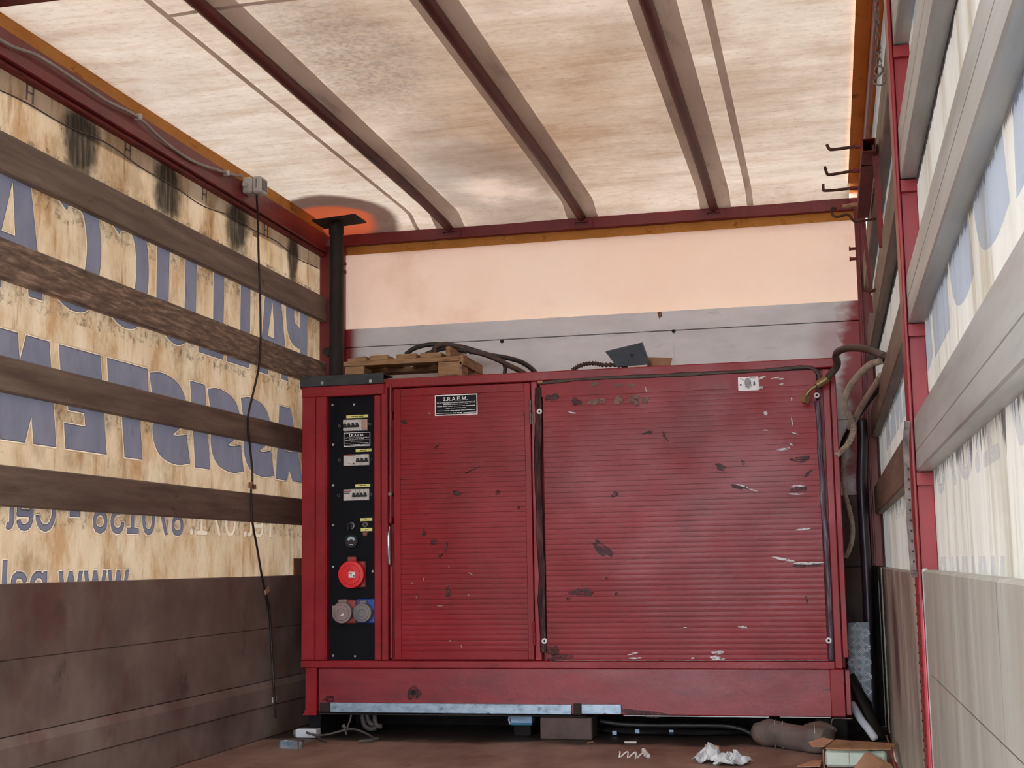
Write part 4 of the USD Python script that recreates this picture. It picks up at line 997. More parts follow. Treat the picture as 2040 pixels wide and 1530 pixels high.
for px, py, a, b, rot in ((1200, 1093, 26, 8, -0.75), (1225, 985, 7, 5, 0), (1472, 970, 14, 4, -0.3), (1595, 915, 16, 6, -0.1), (1591, 974, 16, 5, 0), (1208, 1152, 2, 2, 0), (1228, 1183, 3, 3, 0), (1132, 1193, 3, 3, 0), (1160, 1180, 26, 6, -0.1), (1100, 792, 12, 8, 0.3), (1148, 800, 10, 7, 0), (1435, 930, 12, 5, -0.5), (1610, 943, 9, 3, 0.6), (1325, 870, 3, 8, 0.4), (1480, 922, 3, 5, 0), (1605, 1126, 22, 4, 0), (1115, 1310, 26, 6, 0), (1100, 1296, 12, 10, 0.2), (1290, 862, 9, 3, 0.3), (1607, 1196, 2, 6, 0)):
    x, z = gp(px, py)
    marks.append(blot(x, z, a * 0.0021, b * 0.0021, rot, YG - 0.0008, 0.5, 20, px + 9))
put(sp_, 'scuff', join(*marks), 'scuff', kind='stuff')
marks = []
for px, py, a, b, rot in ((1601, 1054, 14, 2.0, 0.05), (1560, 1114, 22, 2.2, -0.25), (1610, 1122, 24, 2.6, 0.03), (1480, 1249, 9, 2.0, 0), (1430, 1300, 14, 2.6, 0.05), (1425, 1309, 10, 2.6, 0.1), (1432, 1313, 12, 1.5, 0), (1262, 1302, 10, 1.6, 0.2), (1265, 1311, 12, 1.6, 0), (1560, 895, 13, 2.2, 0.05), (1590, 968, 12, 1.5, 0), (1588, 984, 18, 1.4, 0), (1545, 753, 8, 1.4, 0.1), (1556, 755, 6, 1.2, 0), (1557, 765, 4, 1.4, 0), (1480, 968, 12, 1.3, -0.3), (1500, 976, 8, 1.1, -0.3), (1525, 823, 3, 5, 0.4), (1578, 840, 1.2, 8, 0.1), (1583, 863, 6, 1.4, -0.3), (1526, 857, 5, 1.2, 0), (1140, 822, 9, 1.2, -0.2), (1577, 795, 1.4, 3, 0), (1380, 1311, 3, 1.5, 0), (1518, 752, 7, 2.4, 0.3), (1515, 772, 5, 3, 0.1), (1287, 776, 1.5, 5, 0.3), (1576, 885, 5, 1.1, -0.7), (1365, 1250, 3, 1, 0)):
    x, z = gp(px, py)
    marks.append(blot(x, z, a * 0.0021, b * 0.0021, rot, YG - 0.0016, 0.35, 14, px + 3))
put(sp_, 'paint_chip', join(*marks), 'bare_metal', kind='stuff')
put(sp_, 'lower_edge', box(1.20, 2.26, YG - 0.0012, YG + 0.003, 0.3085, 0.3100, 0), 'bare_metal')

# skid
sk = put(ge, 'skid', box(0.200, 2.270, YG + 0.010, YG + 0.05, 0.098, 0.276, 0.003), 'red_skid', label='red base rail under the doors')
put(ge, 'foot', prism(Polygon([(0.150, 0.276), (0.198, 0.276), (0.198, 0.086), (0.138, 0.086), (0.150, 0.108)]), YG - 0.004, YG + 0.05), 'red_paint')
put(ge, 'foot', box(2.262, 2.316, YG - 0.006, YG + 0.05, 0.100, 0.276, 0.003), 'red_paint')
put(ge, 'foot', box(2.317, 2.338, YG + 0.012, YG + 0.05, 0.104, 0.274, 0.003), 'red_skid')
x, z = gp(822, 1380)
put(sk, 'drain_hole', cyl((x, YG + 0.0095, z), (x, YG + 0.014, z), 0.011, 18), 'dark_hole')
put(sk, 'grease_mark', join(blot(x + 0.002, z - 0.002, 0.026, 0.030, 0.3, YG + 0.0102, 0.35, 20, 3), blot(0.25, 0.15, 0.03, 0.012, 0.2, YG + 0.0102, 0.4, 18, 5), blot(1.55, 0.105, 0.09, 0.014, -0.1, YG + 0.0102, 0.3, 18, 8)), 'scuff', kind='stuff')
put(sk, 'metal_strip', box(0.256, 1.264, YG + 0.001, YG + 0.010, 0.098, 0.137, 0.002), 'galv', label='long galvanised strip')
put(sk, 'strip_end', box(0.210, 0.255, YG + 0.003, YG + 0.010, 0.098, 0.136, 0.002), 'soot_black')
put(sk, 'strip_end', box(1.272, 1.303, YG + 0.003, YG + 0.010, 0.096, 0.141, 0.002), 'soot_black')
put(sk, 'metal_strip', box(1.304, 1.463, YG + 0.001, YG + 0.010, 0.101, 0.139, 0.002), 'galv', label='short galvanised strip')
put(sk, 'bottom_plate', box(0.205, 1.32, YG + 0.002, YG + 0.05, 0.089, 0.0945, 0.001), 'soot_black')
put(sk, 'bottom_edge', join(box(1.47, 2.03, YG + 0.002, YG + 0.012, 0.0945, 0.0975, 0.0005), box(2.07, 2.26, YG + 0.002, YG + 0.012, 0.0955, 0.098, 0.0005)), 'white_metal')
for x0, x1 in ((0.150, 0.205), (2.20, 2.32)):
    put(ge, 'bearer', box(x0, x1, YG + 0.03, 5.90, 0.0, 0.098, 0.004), 'void_black')
put(ge, 'bearer', box(0.21, 2.2, 5.78, 5.90, 0.0, 0.105, 0.004), 'void_black')
bw = smooth_path([at(1656, 1485, 1, YG + 0.02), at(1656, 1450, 1, YG + 0.02), at(1657, 1437, 1, YG + 0.02), at(1664, 1431, 1, YG + 0.02), at(1698, 1432, 1, YG + 0.02)], 5)
put(ge, 'bent_edge', tube(bw, 0.0035, 8), 'dull_steel', True)

# exhaust
ex = put(ge, 'exhaust_pipe', join(cyl((0.152, 5.69, 1.45), (0.152, 5.69, 2.240), 0.0305, 22), cyl((0.152, 5.69, 2.196), (0.152, 5.69, 2.232), 0.034, 22)), 'soot_black', 40, 'sooty black exhaust pipe up to the roof')
zp = 2.255
P4 = [at(px, py, 2, zp) for px, py in ((621, 439), (646, 455), (730, 443), (707, 427))]
put(ex, 'deflector_plate', hull([p + [0, 0, d] for p in P4 for d in (-0.003, 0.003)]), 'soot_black', label='flat black plate over the pipe')
put(ex, 'plate_stay', cyl((0.152, 5.69, 2.236), (0.152, 5.69, 2.253), 0.012, 12), 'soot_black')

# ================================================================== ON TOP OF THE GENERATOR
ZT = 1.468
pa = thing('wooden_pallet', 'small broken wooden pallet lying on top of the red generator', 'pallet', (0.53, 5.65, ZT))
px0, px1, py0, py1 = 0.262, 0.792, 5.50, 5.83
for x0, x1 in ((px0, px0 + 0.090), (0.685, px1)):
    for y0 in (py0, py1 - 0.10):
        put(pa, 'block', box(x0, x1, y0, y0 + 0.10, ZT + 0.022, 1.552, 0.003), 'pallet_wood')
for y0 in (py0, py1 - 0.09):
    put(pa, 'bottom_board', box(px0, px1, y0, y0 + 0.09, ZT, ZT + 0.021, 0.002), 'pallet_wood')
    put(pa, 'stringer_board', box(px0 - 0.005, px1 - 0.012, y0 - 0.002, y0 + 0.085, 1.553, 1.574, 0.002), 'pallet_wood')
put(pa, 'side_board', box(px1 - 0.012, px1 + 0.006, py0, py1, 1.535, 1.580, 0.002), 'pallet_wood')
for x0, w, tl in ((0.275, 0.085, 0.02), (0.375, 0.082, 0.0), (0.497, 0.090, 0.0), (0.605, 0.092, 0.0)):
    m = box(x0, x0 + w, py0 + 0.005, py1, 1.575, 1.596, 0.002)
    if tl:
        m.apply_transform(trimesh.transformations.rotation_matrix(-0.10, [0, 1, 0], [x0 + w, 0, 1.575]))
    put(pa, 'deck_board', m, 'pallet_wood')
m = box(0.715, 0.735, py0 + 0.02, py1 - 0.02, 1.576, 1.622, 0.002)
put(pa, 'deck_board', m, 'pallet_wood')


def pix(pts, y):
    """Points of the photograph at the given depth (a number, or one per point)."""
    ys = np.broadcast_to(np.asarray(y, float), (len(pts),))
    return np.array([at(a, b, 1, c) for (a, b), c in zip(pts, ys)])


hs = thing('rubber_hose', 'thick black rubber hose looped over the wooden pallet', 'hose', (0.8, 5.7, ZT))
put(hs, 'hose', tube(smooth_path(pix([(808, 706), (826, 694), (852, 687), (880, 686), (915, 690), (945, 698), (975, 707), (1010, 713), (1035, 720), (1053, 730), (1066, 742), (1072, 756)], [5.70, 5.70, 5.70, 5.71, 5.72, 5.73, 5.73, 5.73, 5.72, 5.70, 5.68, 5.66])), 0.0105, 12), 'hose_black', True)
hs2 = thing('rubber_hose', 'second black hose crossing the pallet and forking at its right end', 'hose', (0.8, 5.65, ZT))
put(hs2, 'hose', tube(smooth_path(pix([(868, 703), (866, 694), (876, 688), (892, 686), (915, 692), (940, 700), (965, 706), (992, 717), (1020, 731), (1042, 742), (1056, 752)], [5.62, 5.62, 5.63, 5.63, 5.64, 5.65, 5.65, 5.65, 5.64, 5.63, 5.62])), 0.0115, 12), 'hose_brown', True)
put(hs2, 'branch', tube(smooth_path(pix([(935, 702), (960, 702), (982, 710), (1000, 720), (1006, 732), (1005, 746), (1003, 756)], 5.66)), 0.0085, 12), 'hose_black', True)
put(hs2, 'loop', tube(smooth_path(pix([(848, 706), (866, 699), (885, 694), (905, 695), (930, 701)], 5.645)), 0.010, 12), 'hose_black', True)

cl = thing('corrugated_hose', 'dark ribbed hose lying on the generator beside the blue grey tray', 'hose', (1.35, 5.5, ZT))
q = smooth_path(pix([(1140, 738), (1152, 730), (1168, 725), (1186, 724), (1200, 727), (1225, 727), (1250, 730)], 5.55), 12)
rr = 0.0085 + 0.0022 * np.sin(np.arange(len(q)) * 1.6)
put(cl, 'hose', tube(q, rr, 10), 'hose_brown', True)
ty = thing('metal_tray', 'dark blue grey folded sheet tray tilted up on the generator top', 'tray', (1.5, 5.48, ZT))
c4 = pix([(1206, 701), (1276, 684), (1291, 726), (1229, 731)], [5.50, 5.50, 5.44, 5.44])
put(ty, 'sheet', hull([p + d for p in c4 for d in ([0, 0, 0], [0, 0.004, 0])]), 'tray_blue')
for a, b in ((0, 1), (1, 2), (0, 3)):
    put(ty, 'rim', hull([p + d for p in (c4[a], c4[b]) for d in ([0, 0, 0], [0, 0.040, 0.008], [0.004, 0, 0.003], [0.004, 0.040, 0.011])]), 'tray_blue')
x, z = gp(1258, 707, 5.46)
put(ty, 'hole', cyl((x, 5.4755, z), (x, 5.460, z), 0.004, 10), 'dark_hole')
cbp = pix([(1288, 712), (1339, 713), (1335, 728), (1290, 730)], 5.52)
single('cardboard_piece', hull([p + d for p in cbp for d in ([0, 0, 0], [0, 0.006, 0])]), 'cardboard', 'brown cardboard piece standing behind the tray on the generator', 'cardboard')

# ================================================================== HOSES AT THE RIGHT CORNER
hy = thing('hydraulic_hose', 'brown rubber hydraulic hose with brass elbow fitting hanging over the right corner of the generator', 'hose', (2.32, 5.2, 1.3))
pts = [(1649, 752), (1659, 741), (1666, 732), (1668.5, 722), (1665, 711), (1669, 701), (1684, 694.5), (1705, 693), (1726, 695.5), (1747, 703), (1764, 710)]
d = [5.26, 5.25, 5.24, 5.22, 5.20, 5.17, 5.08, 4.98, 4.88, 4.78, 4.60]
hp = pix(pts, d)
put(hy, 'hose', tube(smooth_path(hp), 0.0135, 14), 'hose_brown', True)
put(hy, 'ferrule', tube(pix([(1626, 768), (1630, 766), (1645, 756), (1650, 752)], 5.265), [0.0125, 0.0155, 0.0155, 0.0145], 14), 'brass', 40)
put(hy, 'elbow', tube(smooth_path(pix([(1627, 768), (1617, 775), (1609, 783), (1606, 792)], 5.265), 5), 0.0075, 12), 'brass', True)
put(hy, 'nut', join(tube(pix([(1606.5, 788), (1602.5, 803)], 5.265), [0.0165, 0.0185], 6), tube(pix([(1607.5, 785), (1606.5, 789)], 5.265), 0.0105, 14)), 'brass')


def ribs(pts, y, r, name, label, mat='conduit', pitch=0.0042, extra=None):
    q = smooth_path(pix(pts, y), 30)
    L = np.concatenate([[0], np.cumsum(np.linalg.norm(np.diff(q, axis=0), axis=1))])
    s = np.arange(0, L[-1], pitch / 2)
    q = np.column_stack([np.interp(s, L, q[:, k]) for k in range(3)])
    rr = r * np.where(np.arange(len(s)) % 2 == 0, 1.0, 0.86)
    c = thing(name, label, 'conduit', q.mean(0))
    put(c, 'tube', tube(q, rr, 10, False), mat, 35)
    put(c, 'bore', tube(q[::6], r * 0.70, 8), 'dark_hole')
    return c


ribs([(1666, 908), (1674, 901), (1688, 886), (1698, 867), (1700, 846), (1692, 828), (1685, 815), (1684, 796), (1692, 772), (1709, 749), (1731, 728), (1748, 721), (1764, 717)], [5.27, 5.27, 5.27, 5.26, 5.25, 5.22, 5.19, 5.15, 5.08, 4.98, 4.88, 4.80, 4.70], 0.0125, 'corrugated_conduit', 'pale ribbed conduit with a cut open end curling over the generator corner', pitch=0.0075)
c2 = thing('corrugated_conduit', 'plain ribbed conduit crossing behind the cut one beside the right corner', 'conduit', (2.38, 5.2, 1.3))
q = smooth_path(pix([(1756, 748), (1746, 764), (1731, 786), (1715, 812), (1703, 834), (1693, 852)], [4.75, 4.85, 5.0, 5.16, 5.30, 5.42]), 30)
put(c2, 'tube', tube(q, 0.0120 * np.where(np.arange(len(q)) % 4 < 2, 1.0, 0.88), 10), 'conduit', 35)
ribs([(1681, 896), (1679.5, 925), (1679.5, 955), (1684, 985), (1692, 1015), (1698, 1045), (1698, 1072), (1692, 1095), (1684, 1112)], 5.62, 0.0105, 'corrugated_conduit', 'long thin ribbed conduit hanging down beside the generator right edge', pitch=0.0075)
bc = thing('cable', 'black cable hanging in the gap right of the generator', 'cable', (2.38, 5.55, 0.9))
put(bc, 'cable', tube(smooth_path(pix([(1752, 770), (1735, 795), (1716, 822), (1700, 842), (1688, 862), (1678, 885), (1675, 910), (1678, 960)], [4.90, 5.07, 5.29, 5.47, 5.56, 5.64, 5.70, 5.73])), 0.009, 10), 'cable_black', True)
bp = thing('hose', 'black rubber pressure hose standing upright in the right front corner', 'hose', (2.43, 5.72, 0))
put(bp, 'hose', tube(smooth_path([at(1717, 835, 1, 5.80), at(1718, 880, 1, 5.80), at(1716, 958, 1, 5.80), at(1720, 1037, 1, 5.80), at(1726, 1140, 1, 5.80), at(1733, 1300, 1, 5.80), at(1740, 1440, 1, 5.80)], 8), 0.021, 14), 'hose_dark', True)

# checker plate leaning in the gap, and the parts in front of it
ck = thing('checker_plate', 'aluminium checker plate standing in the gap right of the generator', 'plate', (2.385, 5.62, 0.12))
A, B, C, D = pix([(1690, 1241), (1731, 1239), (1737, 1400), (1690, 1342)], 5.62)
put(ck, 'sheet', prism(Polygon([(A[0], A[2]), (B[0], B[2]), (C[0], C[2]), (D[0], D[2])]), 5.62, 5.626), 'checker')
bars = []
poly = Polygon([(A[0], A[2]), (B[0], B[2]), (C[0], C[2]), (D[0], D[2])]).buffer(-0.003)
for i in range(5):
    for j in range(16):
        cx, cz = A[0] - 0.008 + i * 0.0285, D[2] - 0.14 + j * 0.0285
        for k in (-2, -1, 0, 1, 2):
            sg = 1 if (i + j) % 2 else -1
            o = k * 0.0056 * 0.707
            a = (cx + o - 0.0078, cz - o * sg - 0.0078 * sg); b = (cx + o + 0.0078, cz - o * sg + 0.0078 * sg)
            if poly.contains(LineString([a, b]).centroid):
                bars.append(cyl((a[0], 5.6195, a[1]), (b[0], 5.6195, b[1]), 0.0021, 6))
put(ck, 'raised_bar', join(*bars), 'white_metal', kind='stuff')
mg = thing('mudguard', 'dark curved mudguard with a white rim leaning low right of the generator', 'mudguard', (2.39, 5.45, 0))
rim = smooth_path(pix([(1694, 1398), (1703, 1412), (1716, 1434), (1732, 1455), (1745, 1474)], [5.52, 5.50, 5.46, 5.42, 5.40]), 5)
put(mg, 'rim', tube(rim, [0.008] + [0.017] * (len(rim) - 2) + [0.012], 12, True, 0.8), 'white_metal', True)
shell = smooth_path(pix([(1692, 1345), (1712, 1383), (1730, 1420), (1746, 1455), (1756, 1478)], [5.57, 5.56, 5.54, 5.50, 5.48]), 5)
put(mg, 'shell', tube(shell, 0.040, 14, True, 0.5), 'soot_black', True)

# ================================================================== HOOK RACK, CHAIN, WIRING
hk = thing('hook_rack', 'dark red square tube rack with bent hooks on the right side slats', 'rack', (2.45, 4.3, 1.88))
x0, x1, z0, z1, w = 2.430, 2.470, 1.868, 1.908, 0.003
put(hk, 'square_tube', join(box(x0, x1, 3.96, 4.76, z0, z0 + w, 0.001), box(x0, x1, 3.96, 4.76, z1 - w, z1, 0.001), box(x0, x0 + w, 3.96, 4.76, z0 + w, z1 - w, 0.0005), box(x1 - w, x1, 3.96, 4.76, z0 + w, z1 - w, 0.0005), box(x0, x1, 4.10, 4.11, z0, z1, 0.0005)), 'red_rust')
for k, (yy, pts) in enumerate(((4.02, [(1712, 291), (1690, 294), (1657, 298), (1651, 295), (1647, 288)]), (4.26, [(1706, 339), (1685, 343), (1653, 348), (1647, 344), (1643, 332)]), (4.46, [(1702, 374), (1680, 377), (1645, 380), (1640.5, 377), (1640, 367)]))):
    P = pix(pts, yy)
    put(hk, 'hook', tube(smooth_path(P, 5), 0.0046, 10), 'rust', True)
    put(hk, 'hook_sleeve', tube([P[0] + [0.012, 0, -0.002], P[0] * 0.6 + P[1] * 0.4], 0.0066, 10), 'red_rust', True)
P = pix([(1745, 436), (1725, 439), (1702, 441), (1690, 428), (1668, 432), (1659, 428), (1657, 415), (1668, 416)], [4.60, 4.66, 4.72, 4.74, 4.76, 4.77, 4.77, 4.77])
put(hk, 'hook', tube(smooth_path(P, 5), 0.0045, 10), 'rust', True)
P = pix([(1742, 288), (1748, 370), (1755, 440), (1757, 492)], [4.0, 4.02, 4.05, 4.08])
put(hk, 'flat_bar', hull(np.vstack([P[0] + d for d in np.array([(-.008, 0, 0), (.010, 0, 0), (-.008, .012, 0), (.010, .012, 0)])]).tolist() + np.vstack([P[3] + d for d in np.array([(-.008, 0, 0), (.008, 0, 0), (-.008, .012, 0), (.008, .012, 0)])]).tolist()), 'red_rust')
P = pix([(1719, 440), (1727, 500), (1735, 575)], [4.76, 4.78, 4.80])
put(hk, 'flat_bar', hull([p + d for p in (P[0], P[2]) for d in np.array([(-.006, 0, 0), (.006, 0, 0), (-.006, .012, 0), (.006, .012, 0)])]), 'red_rust')
P = pix([(1719, 577), (1736, 580), (1752, 575)], [4.80, 4.78, 4.70])
put(hk, 'foot_bar', tube(P, 0.006, 8), 'rust')
P = pix([(1733, 580), (1737, 622)], [4.80, 4.82])
put(hk, 'flat_bar', hull([p + d for p in P for d in np.array([(-.005, 0, 0), (.005, 0, 0), (-.005, .010, 0), (.005, .010, 0)])]), 'red_rust')

ch = thing('chain', 'thin steel chain with an S hook hanging from the right roof rail', 'chain', (2.455, 3.3, 1.85))
zt = 2.20
zb = at(1750, 131, 1, 3.3)[2]
xt = 2.457
n = int(round((zt - zb) / 0.0168)); pt = (zt - zb) / n
for k in range(n):
    zc = zt - (k + 0.5) * pt
    a = np.linspace(0, 2 * np.pi, 17)
    h, wd = pt / 2 + 0.0020, 0.0050
    o = np.sign(np.sin(a)) * (h - wd)
    u, v = wd * np.cos(a), wd * np.sin(a) + o
    P = np.column_stack([xt + (u if k % 2 == 0 else 0 * u), 3.3 + (0 * u if k % 2 == 0 else u), zc + v])
    put(ch, 'link', tube(P, 0.0016, 6, False), 'dull_steel', True)
S = pix([(1751, 148), (1746, 150), (1742, 143), (1745, 135), (1751, 131), (1757, 134), (1758, 141), (1754, 148), (1746, 155), (1741, 161), (1743, 167), (1750, 170), (1759, 168), (1764, 160), (1763, 150)], 3.3)
put(ch, 's_hook', tube(smooth_path(S, 5), 0.0024, 8), 'dull_steel', True)

jb = thing('junction_box', 'grey plastic socket box with a dark lens on the left roof rail', 'junction box', (0.05, 5.03, 2.2))
z0, z1, ya, yb = 2.214, 2.282, 4.995, 5.065
put(jb, 'case', box(0.002, 0.045, ya, yb, z0, z1, 0.006), 'grey_box')
put(jb, 'lid', box(0.047, 0.086, ya - 0.001, yb + 0.001, z0 - 0.001, z1 + 0.001, 0.006), 'grey_box')
put(jb, 'lens', box(0.084, 0.0875, ya + 0.012, yb - 0.010, z0 + 0.012, z1 - 0.010, 0.001), 'brown_lens', label='dark brown window')
put(jb, 'latch', box(0.064, 0.066, ya - 0.0025, ya, z0 + 0.018, z1 - 0.012, 0.0004), 'dark_hole')
put(jb, 'gland', cyl((0.020, ya, 2.248), (0.020, ya - 0.014, 2.248), 0.011, 14), 'grey_box', 40)
cg = thing('cable', 'pair of grey cables clipped along the left roof rail to the socket box', 'cable', (0.03, 4.0, 2.2))
for dz in (0.0, 0.009):
    ctl = [(0, 80), (75, 112), (150, 160), (215, 203), (273, 233), (330, 285), (385, 322), (450, 345), (482, 352)]
    P = [at(px, py - dz * 200, 0, 0.018) for px, py in ctl]
    P = [np.array([0.018, 2.2, 2.262]), np.array([0.018, 2.9, 2.24])] + P
    put(cg, 'cable', tube(smooth_path(P, 8), 0.0042, 8), 'cable_grey', True)
for px, py in ((277, 234), (452, 346)):
    c = at(px, py, 0, 0.018)
    put(cg, 'clip', box(0.006, 0.028, c[1] - 0.008, c[1] + 0.008, c[2] - 0.010, c[2] + 0.013, 0.003), 'grey_box')
bk = thing('cable', 'thin black cable hanging from the socket box down the left wall', 'cable', (0.03, 5.1, 0.1))
P = [np.array([0.050, 5.035, 2.215])] + [at(px, py, 0, xx) for px, py, xx in ((514, 440, 0.030), (515, 500, 0.014), (517, 560, 0.012), (519, 640, 0.012), (519, 690, 0.012), (515, 735, 0.012), (504, 785, 0.008), (494, 835, 0.010), (499, 900, 0.004), (503, 950, 0.004), (500, 985, 0.010), (503, 1040, 0.012), (512, 1090, 0.006), (522, 1150, 0.010), (530, 1185, 0.008), (537, 1220, 0.006), (541, 1290, 0.006), (545, 1360, 0.022), (549, 1430, 0.024))]
put(bk, 'cable', tube(smooth_path(P, 6), 0.0045, 8), 'cable_black', True)
for px, py, s, mt in ((508, 467, 0.010, 'tape'), (500, 966, 0.012, 'tape'), (506, 970, 0.010, 'cardboard'), (532, 1177, 0.011, 'tape'), (547, 1393, 0.011, 'grey_box')):
    c = at(px, py, 0, 0.020)
    m = box(c[0] - 0.002, c[0] + 0.002, c[1] - 2.0 * s, c[1] + 2.0 * s, c[2] - s, c[2] + s, 0.001)
    m.apply_transform(trimesh.transformations.rotation_matrix(0.35 if py > 1000 and py < 1300 else 0.08, [1, 0, 0], c))
    put(bk, 'cable_tie', m, mt)

# ================================================================== ON THE FLOOR
cp_ = thing('hose_clamp', 'shiny metal pipe clamp lying on the floor at the left', 'clamp', (0.2, 5.06, 0))
a, b = at(555, 1489, 2, 0.0), at(604, 1491, 2, 0.0)
u = (b - a) / np.linalg.norm(b - a)
nrm = np.array([-u[1], u[0], 0])


def band(c, L, W, h, t=0.0015):
    """A flat loop of strip standing on edge."""
    r = W / 2
    pts = [c + u * ((L / 2 - r) * sx + r * math.cos(q)) + nrm * r * math.sin(q) for sx, aa in ((1, np.linspace(-1.57, 1.57, 9)), (-1, np.linspace(1.57, 4.71, 9))) for q in aa]
    pts.append(pts[0]); pts = np.array(pts)
    inn = c + (pts - c) * (1 - t / r * 0.6)
    n = len(pts)
    V = np.vstack([pts, pts + [0, 0, h], inn, inn + [0, 0, h]])
    F = []
    for i in range(n - 1):
        for p, q in ((0, n), (n, 3 * n), (3 * n, 2 * n), (2 * n, 0)):
            F += [[p + i, p + i + 1, q + i + 1], [p + i, q + i + 1, q + i]]
    return trimesh.Trimesh(V, F, process=False)


mid = (a + b) / 2
put(cp_, 'band', band(mid, 0.100, 0.045, 0.026), 'galv', 40)
c = b - u * 0.018
put(cp_, 'screw_housing', hull([c + u * i * 0.008 + nrm * j * 0.025 + [0, 0, k] for i in (-1, 1) for j in (-1, 1) for k in (0.0, 0.030)]), 'steel')
wbx = thing('metal_box', 'small grey white metal box with a round end at the left foot of the generator', 'box', (0.15, 5.33, 0))
x0, z1 = gp(590, 1446, 5.30); x1, _ = gp(631, 1446, 5.30)
put(wbx, 'body', box(x0, x1, 5.29, 5.345, 0.002, 0.036, 0.003), 'white_metal')
put(wbx, 'end_cap', cyl((x0 - 0.014, 5.315, 0.017), (x0 + 0.001, 5.315, 0.017), 0.016, 16), 'dull_steel', 40)
put(wbx, 'bore', cyl((x0 - 0.0145, 5.315, 0.017), (x0 - 0.013, 5.315, 0.017), 0.009, 12), 'dark_hole')
ct = thing('cable', 'dusty grey cable splayed on the floor under the generator left end', 'cable', (0.35, 5.25, 0))
for pts, d in (([(700, 1424), (697, 1436), (692, 1448), (690, 1456)], [5.36, 5.36, 5.35, 5.34]), ([(690, 1453), (670, 1459), (648, 1464), (632, 1465), (618, 1462), (610, 1459)], [5.33, 5.31, 5.29, 5.27, 5.26, 5.25]), ([(690, 1453), (706, 1453), (722, 1458), (738, 1466), (750, 1475)], [5.33, 5.32, 5.31, 5.29, 5.25]), ([(634, 1466), (640, 1473), (650, 1481)], [5.28, 5.22, 5.17])):
    P = pix(pts, d); P[:, 2] = np.maximum(P[:, 2], 0.005)
    put(ct, 'strand', tube(smooth_path(P, 6), 0.0046, 8), 'cable_dust', True)
P = pix([(715, 1481), (735, 1479), (752, 1474)], [5.18, 5.19, 5.25]); P[:, 2] = 0.006
put(ct, 'plug', tube(P, [0.006, 0.010, 0.008], 10), 'cable_dust', True)
P = pix([(683, 1444), (688, 1452), (690, 1464)], 5.34); P[:, 2] = np.maximum(P[:, 2], 0.004)
put(ct, 'knot', tube(P, [0.010, 0.007, 0.005], 10), 'cable_dust', True)
fh = thing('rubber_hose', 'three dusty hose bends hanging under the generator behind the grey cable', 'hose', (0.47, 5.45, 0.02))
for pts in ([(723, 1418), (723, 1432), (727, 1446), (738, 1452), (750, 1450)], [(732, 1418), (733, 1432), (738, 1441), (745, 1441)], [(746, 1418), (747, 1434), (752, 1446), (762, 1446)]):
    P = pix(pts, 5.46); P[:, 2] = np.maximum(P[:, 2], 0.012)
    put(fh, 'hose', tube(smooth_path(P, 6), 0.0105, 10), 'cable_dust', True)
bb = thing('tin', 'blue and white tin lying under the generator beside the brown block', 'tin', (1.03, 5.47, 0))
A = pix([(1016, 1424), (1060, 1446)], 5.44)
put(bb, 'body', box(A[0, 0], A[1, 0], 5.44, 5.50, A[1, 2] + 0.008, A[0, 2], 0.004), 'blue_white')
put(bb, 'lower_band', box(A[0, 0], A[1, 0], 5.441, 5.50, A[1, 2], A[1, 2] + 0.0085, 0.003), 'teal')
put(bb, 'end_rim', tube([(A[0, 0] - 0.004, 5.45, A[0, 2] - 0.004), (A[0, 0] - 0.008, 5.45, (A[0, 2] + A[1, 2]) / 2), (A[0, 0] - 0.002, 5.45, A[1, 2] + 0.004)], 0.004, 8), 'white_metal', True)
put(bb, 'stand', box(A[0, 0] + 0.01, A[1, 0] - 0.01, 5.46, 5.50, 0.0, A[1, 2] + 0.002, 0.002), 'void_black')
wk = thing('wood_block', 'dark brown timber block supporting the generator base', 'block', (1.24, 5.42, 0))
x0, _ = gp(1077, 1440, 5.375); x1, _ = gp(1180, 1440, 5.375)
put(wk, 'block', box(x0, x1, 5.362, 5.50, 0.0, 0.086, 0.004), 'board_dark')
put(wk, 'splinter', box(x1 - 0.03, x1 - 0.008, 5.372, 5.376, 0.055, 0.060, 0.001), 'cardboard')
tb = thing('hose', 'flat grey hose lying under the generator right half', 'hose', (1.6, 5.5, 0.02))
P = pix([(1195, 1437), (1240, 1443), (1300, 1445), (1380, 1445), (1440, 1446), (1475, 1452), (1500, 1464)], 5.50); P[:, 2] = np.maximum(P[:, 2], 0.012)
put(tb, 'hose', tube(smooth_path(P, 6), 0.0095, 10), 'hose_black', True)
rg = random.Random(11)
tr = thing('sack', 'black greasy sack crumpled under the generator right half', 'sack', (1.6, 5.5, 0))
m = trimesh.creation.icosphere(3, 1.0)
v = m.vertices * [0.30, 0.07, 0.018]
v *= (1 + 0.35 * (meshkit.fbm(m.vertices * 3, 3, 3) - 0.5))[:, None]
m.vertices = v + [1.62, 5.55, 0.017]
put(tr, 'sack', m, 'void_black', True)
for px, py in ((1225, 1460), (1270, 1457), (1338, 1458)):
    c = at(px, py, 1, 5.485)
    put(tr, 'label_scrap', box(c[0] - 0.010, c[0] + 0.008, 5.482, 5.488, max(0.002, c[2] - 0.008), max(0.012, c[2] + 0.008), 0.001), 'blue_white')
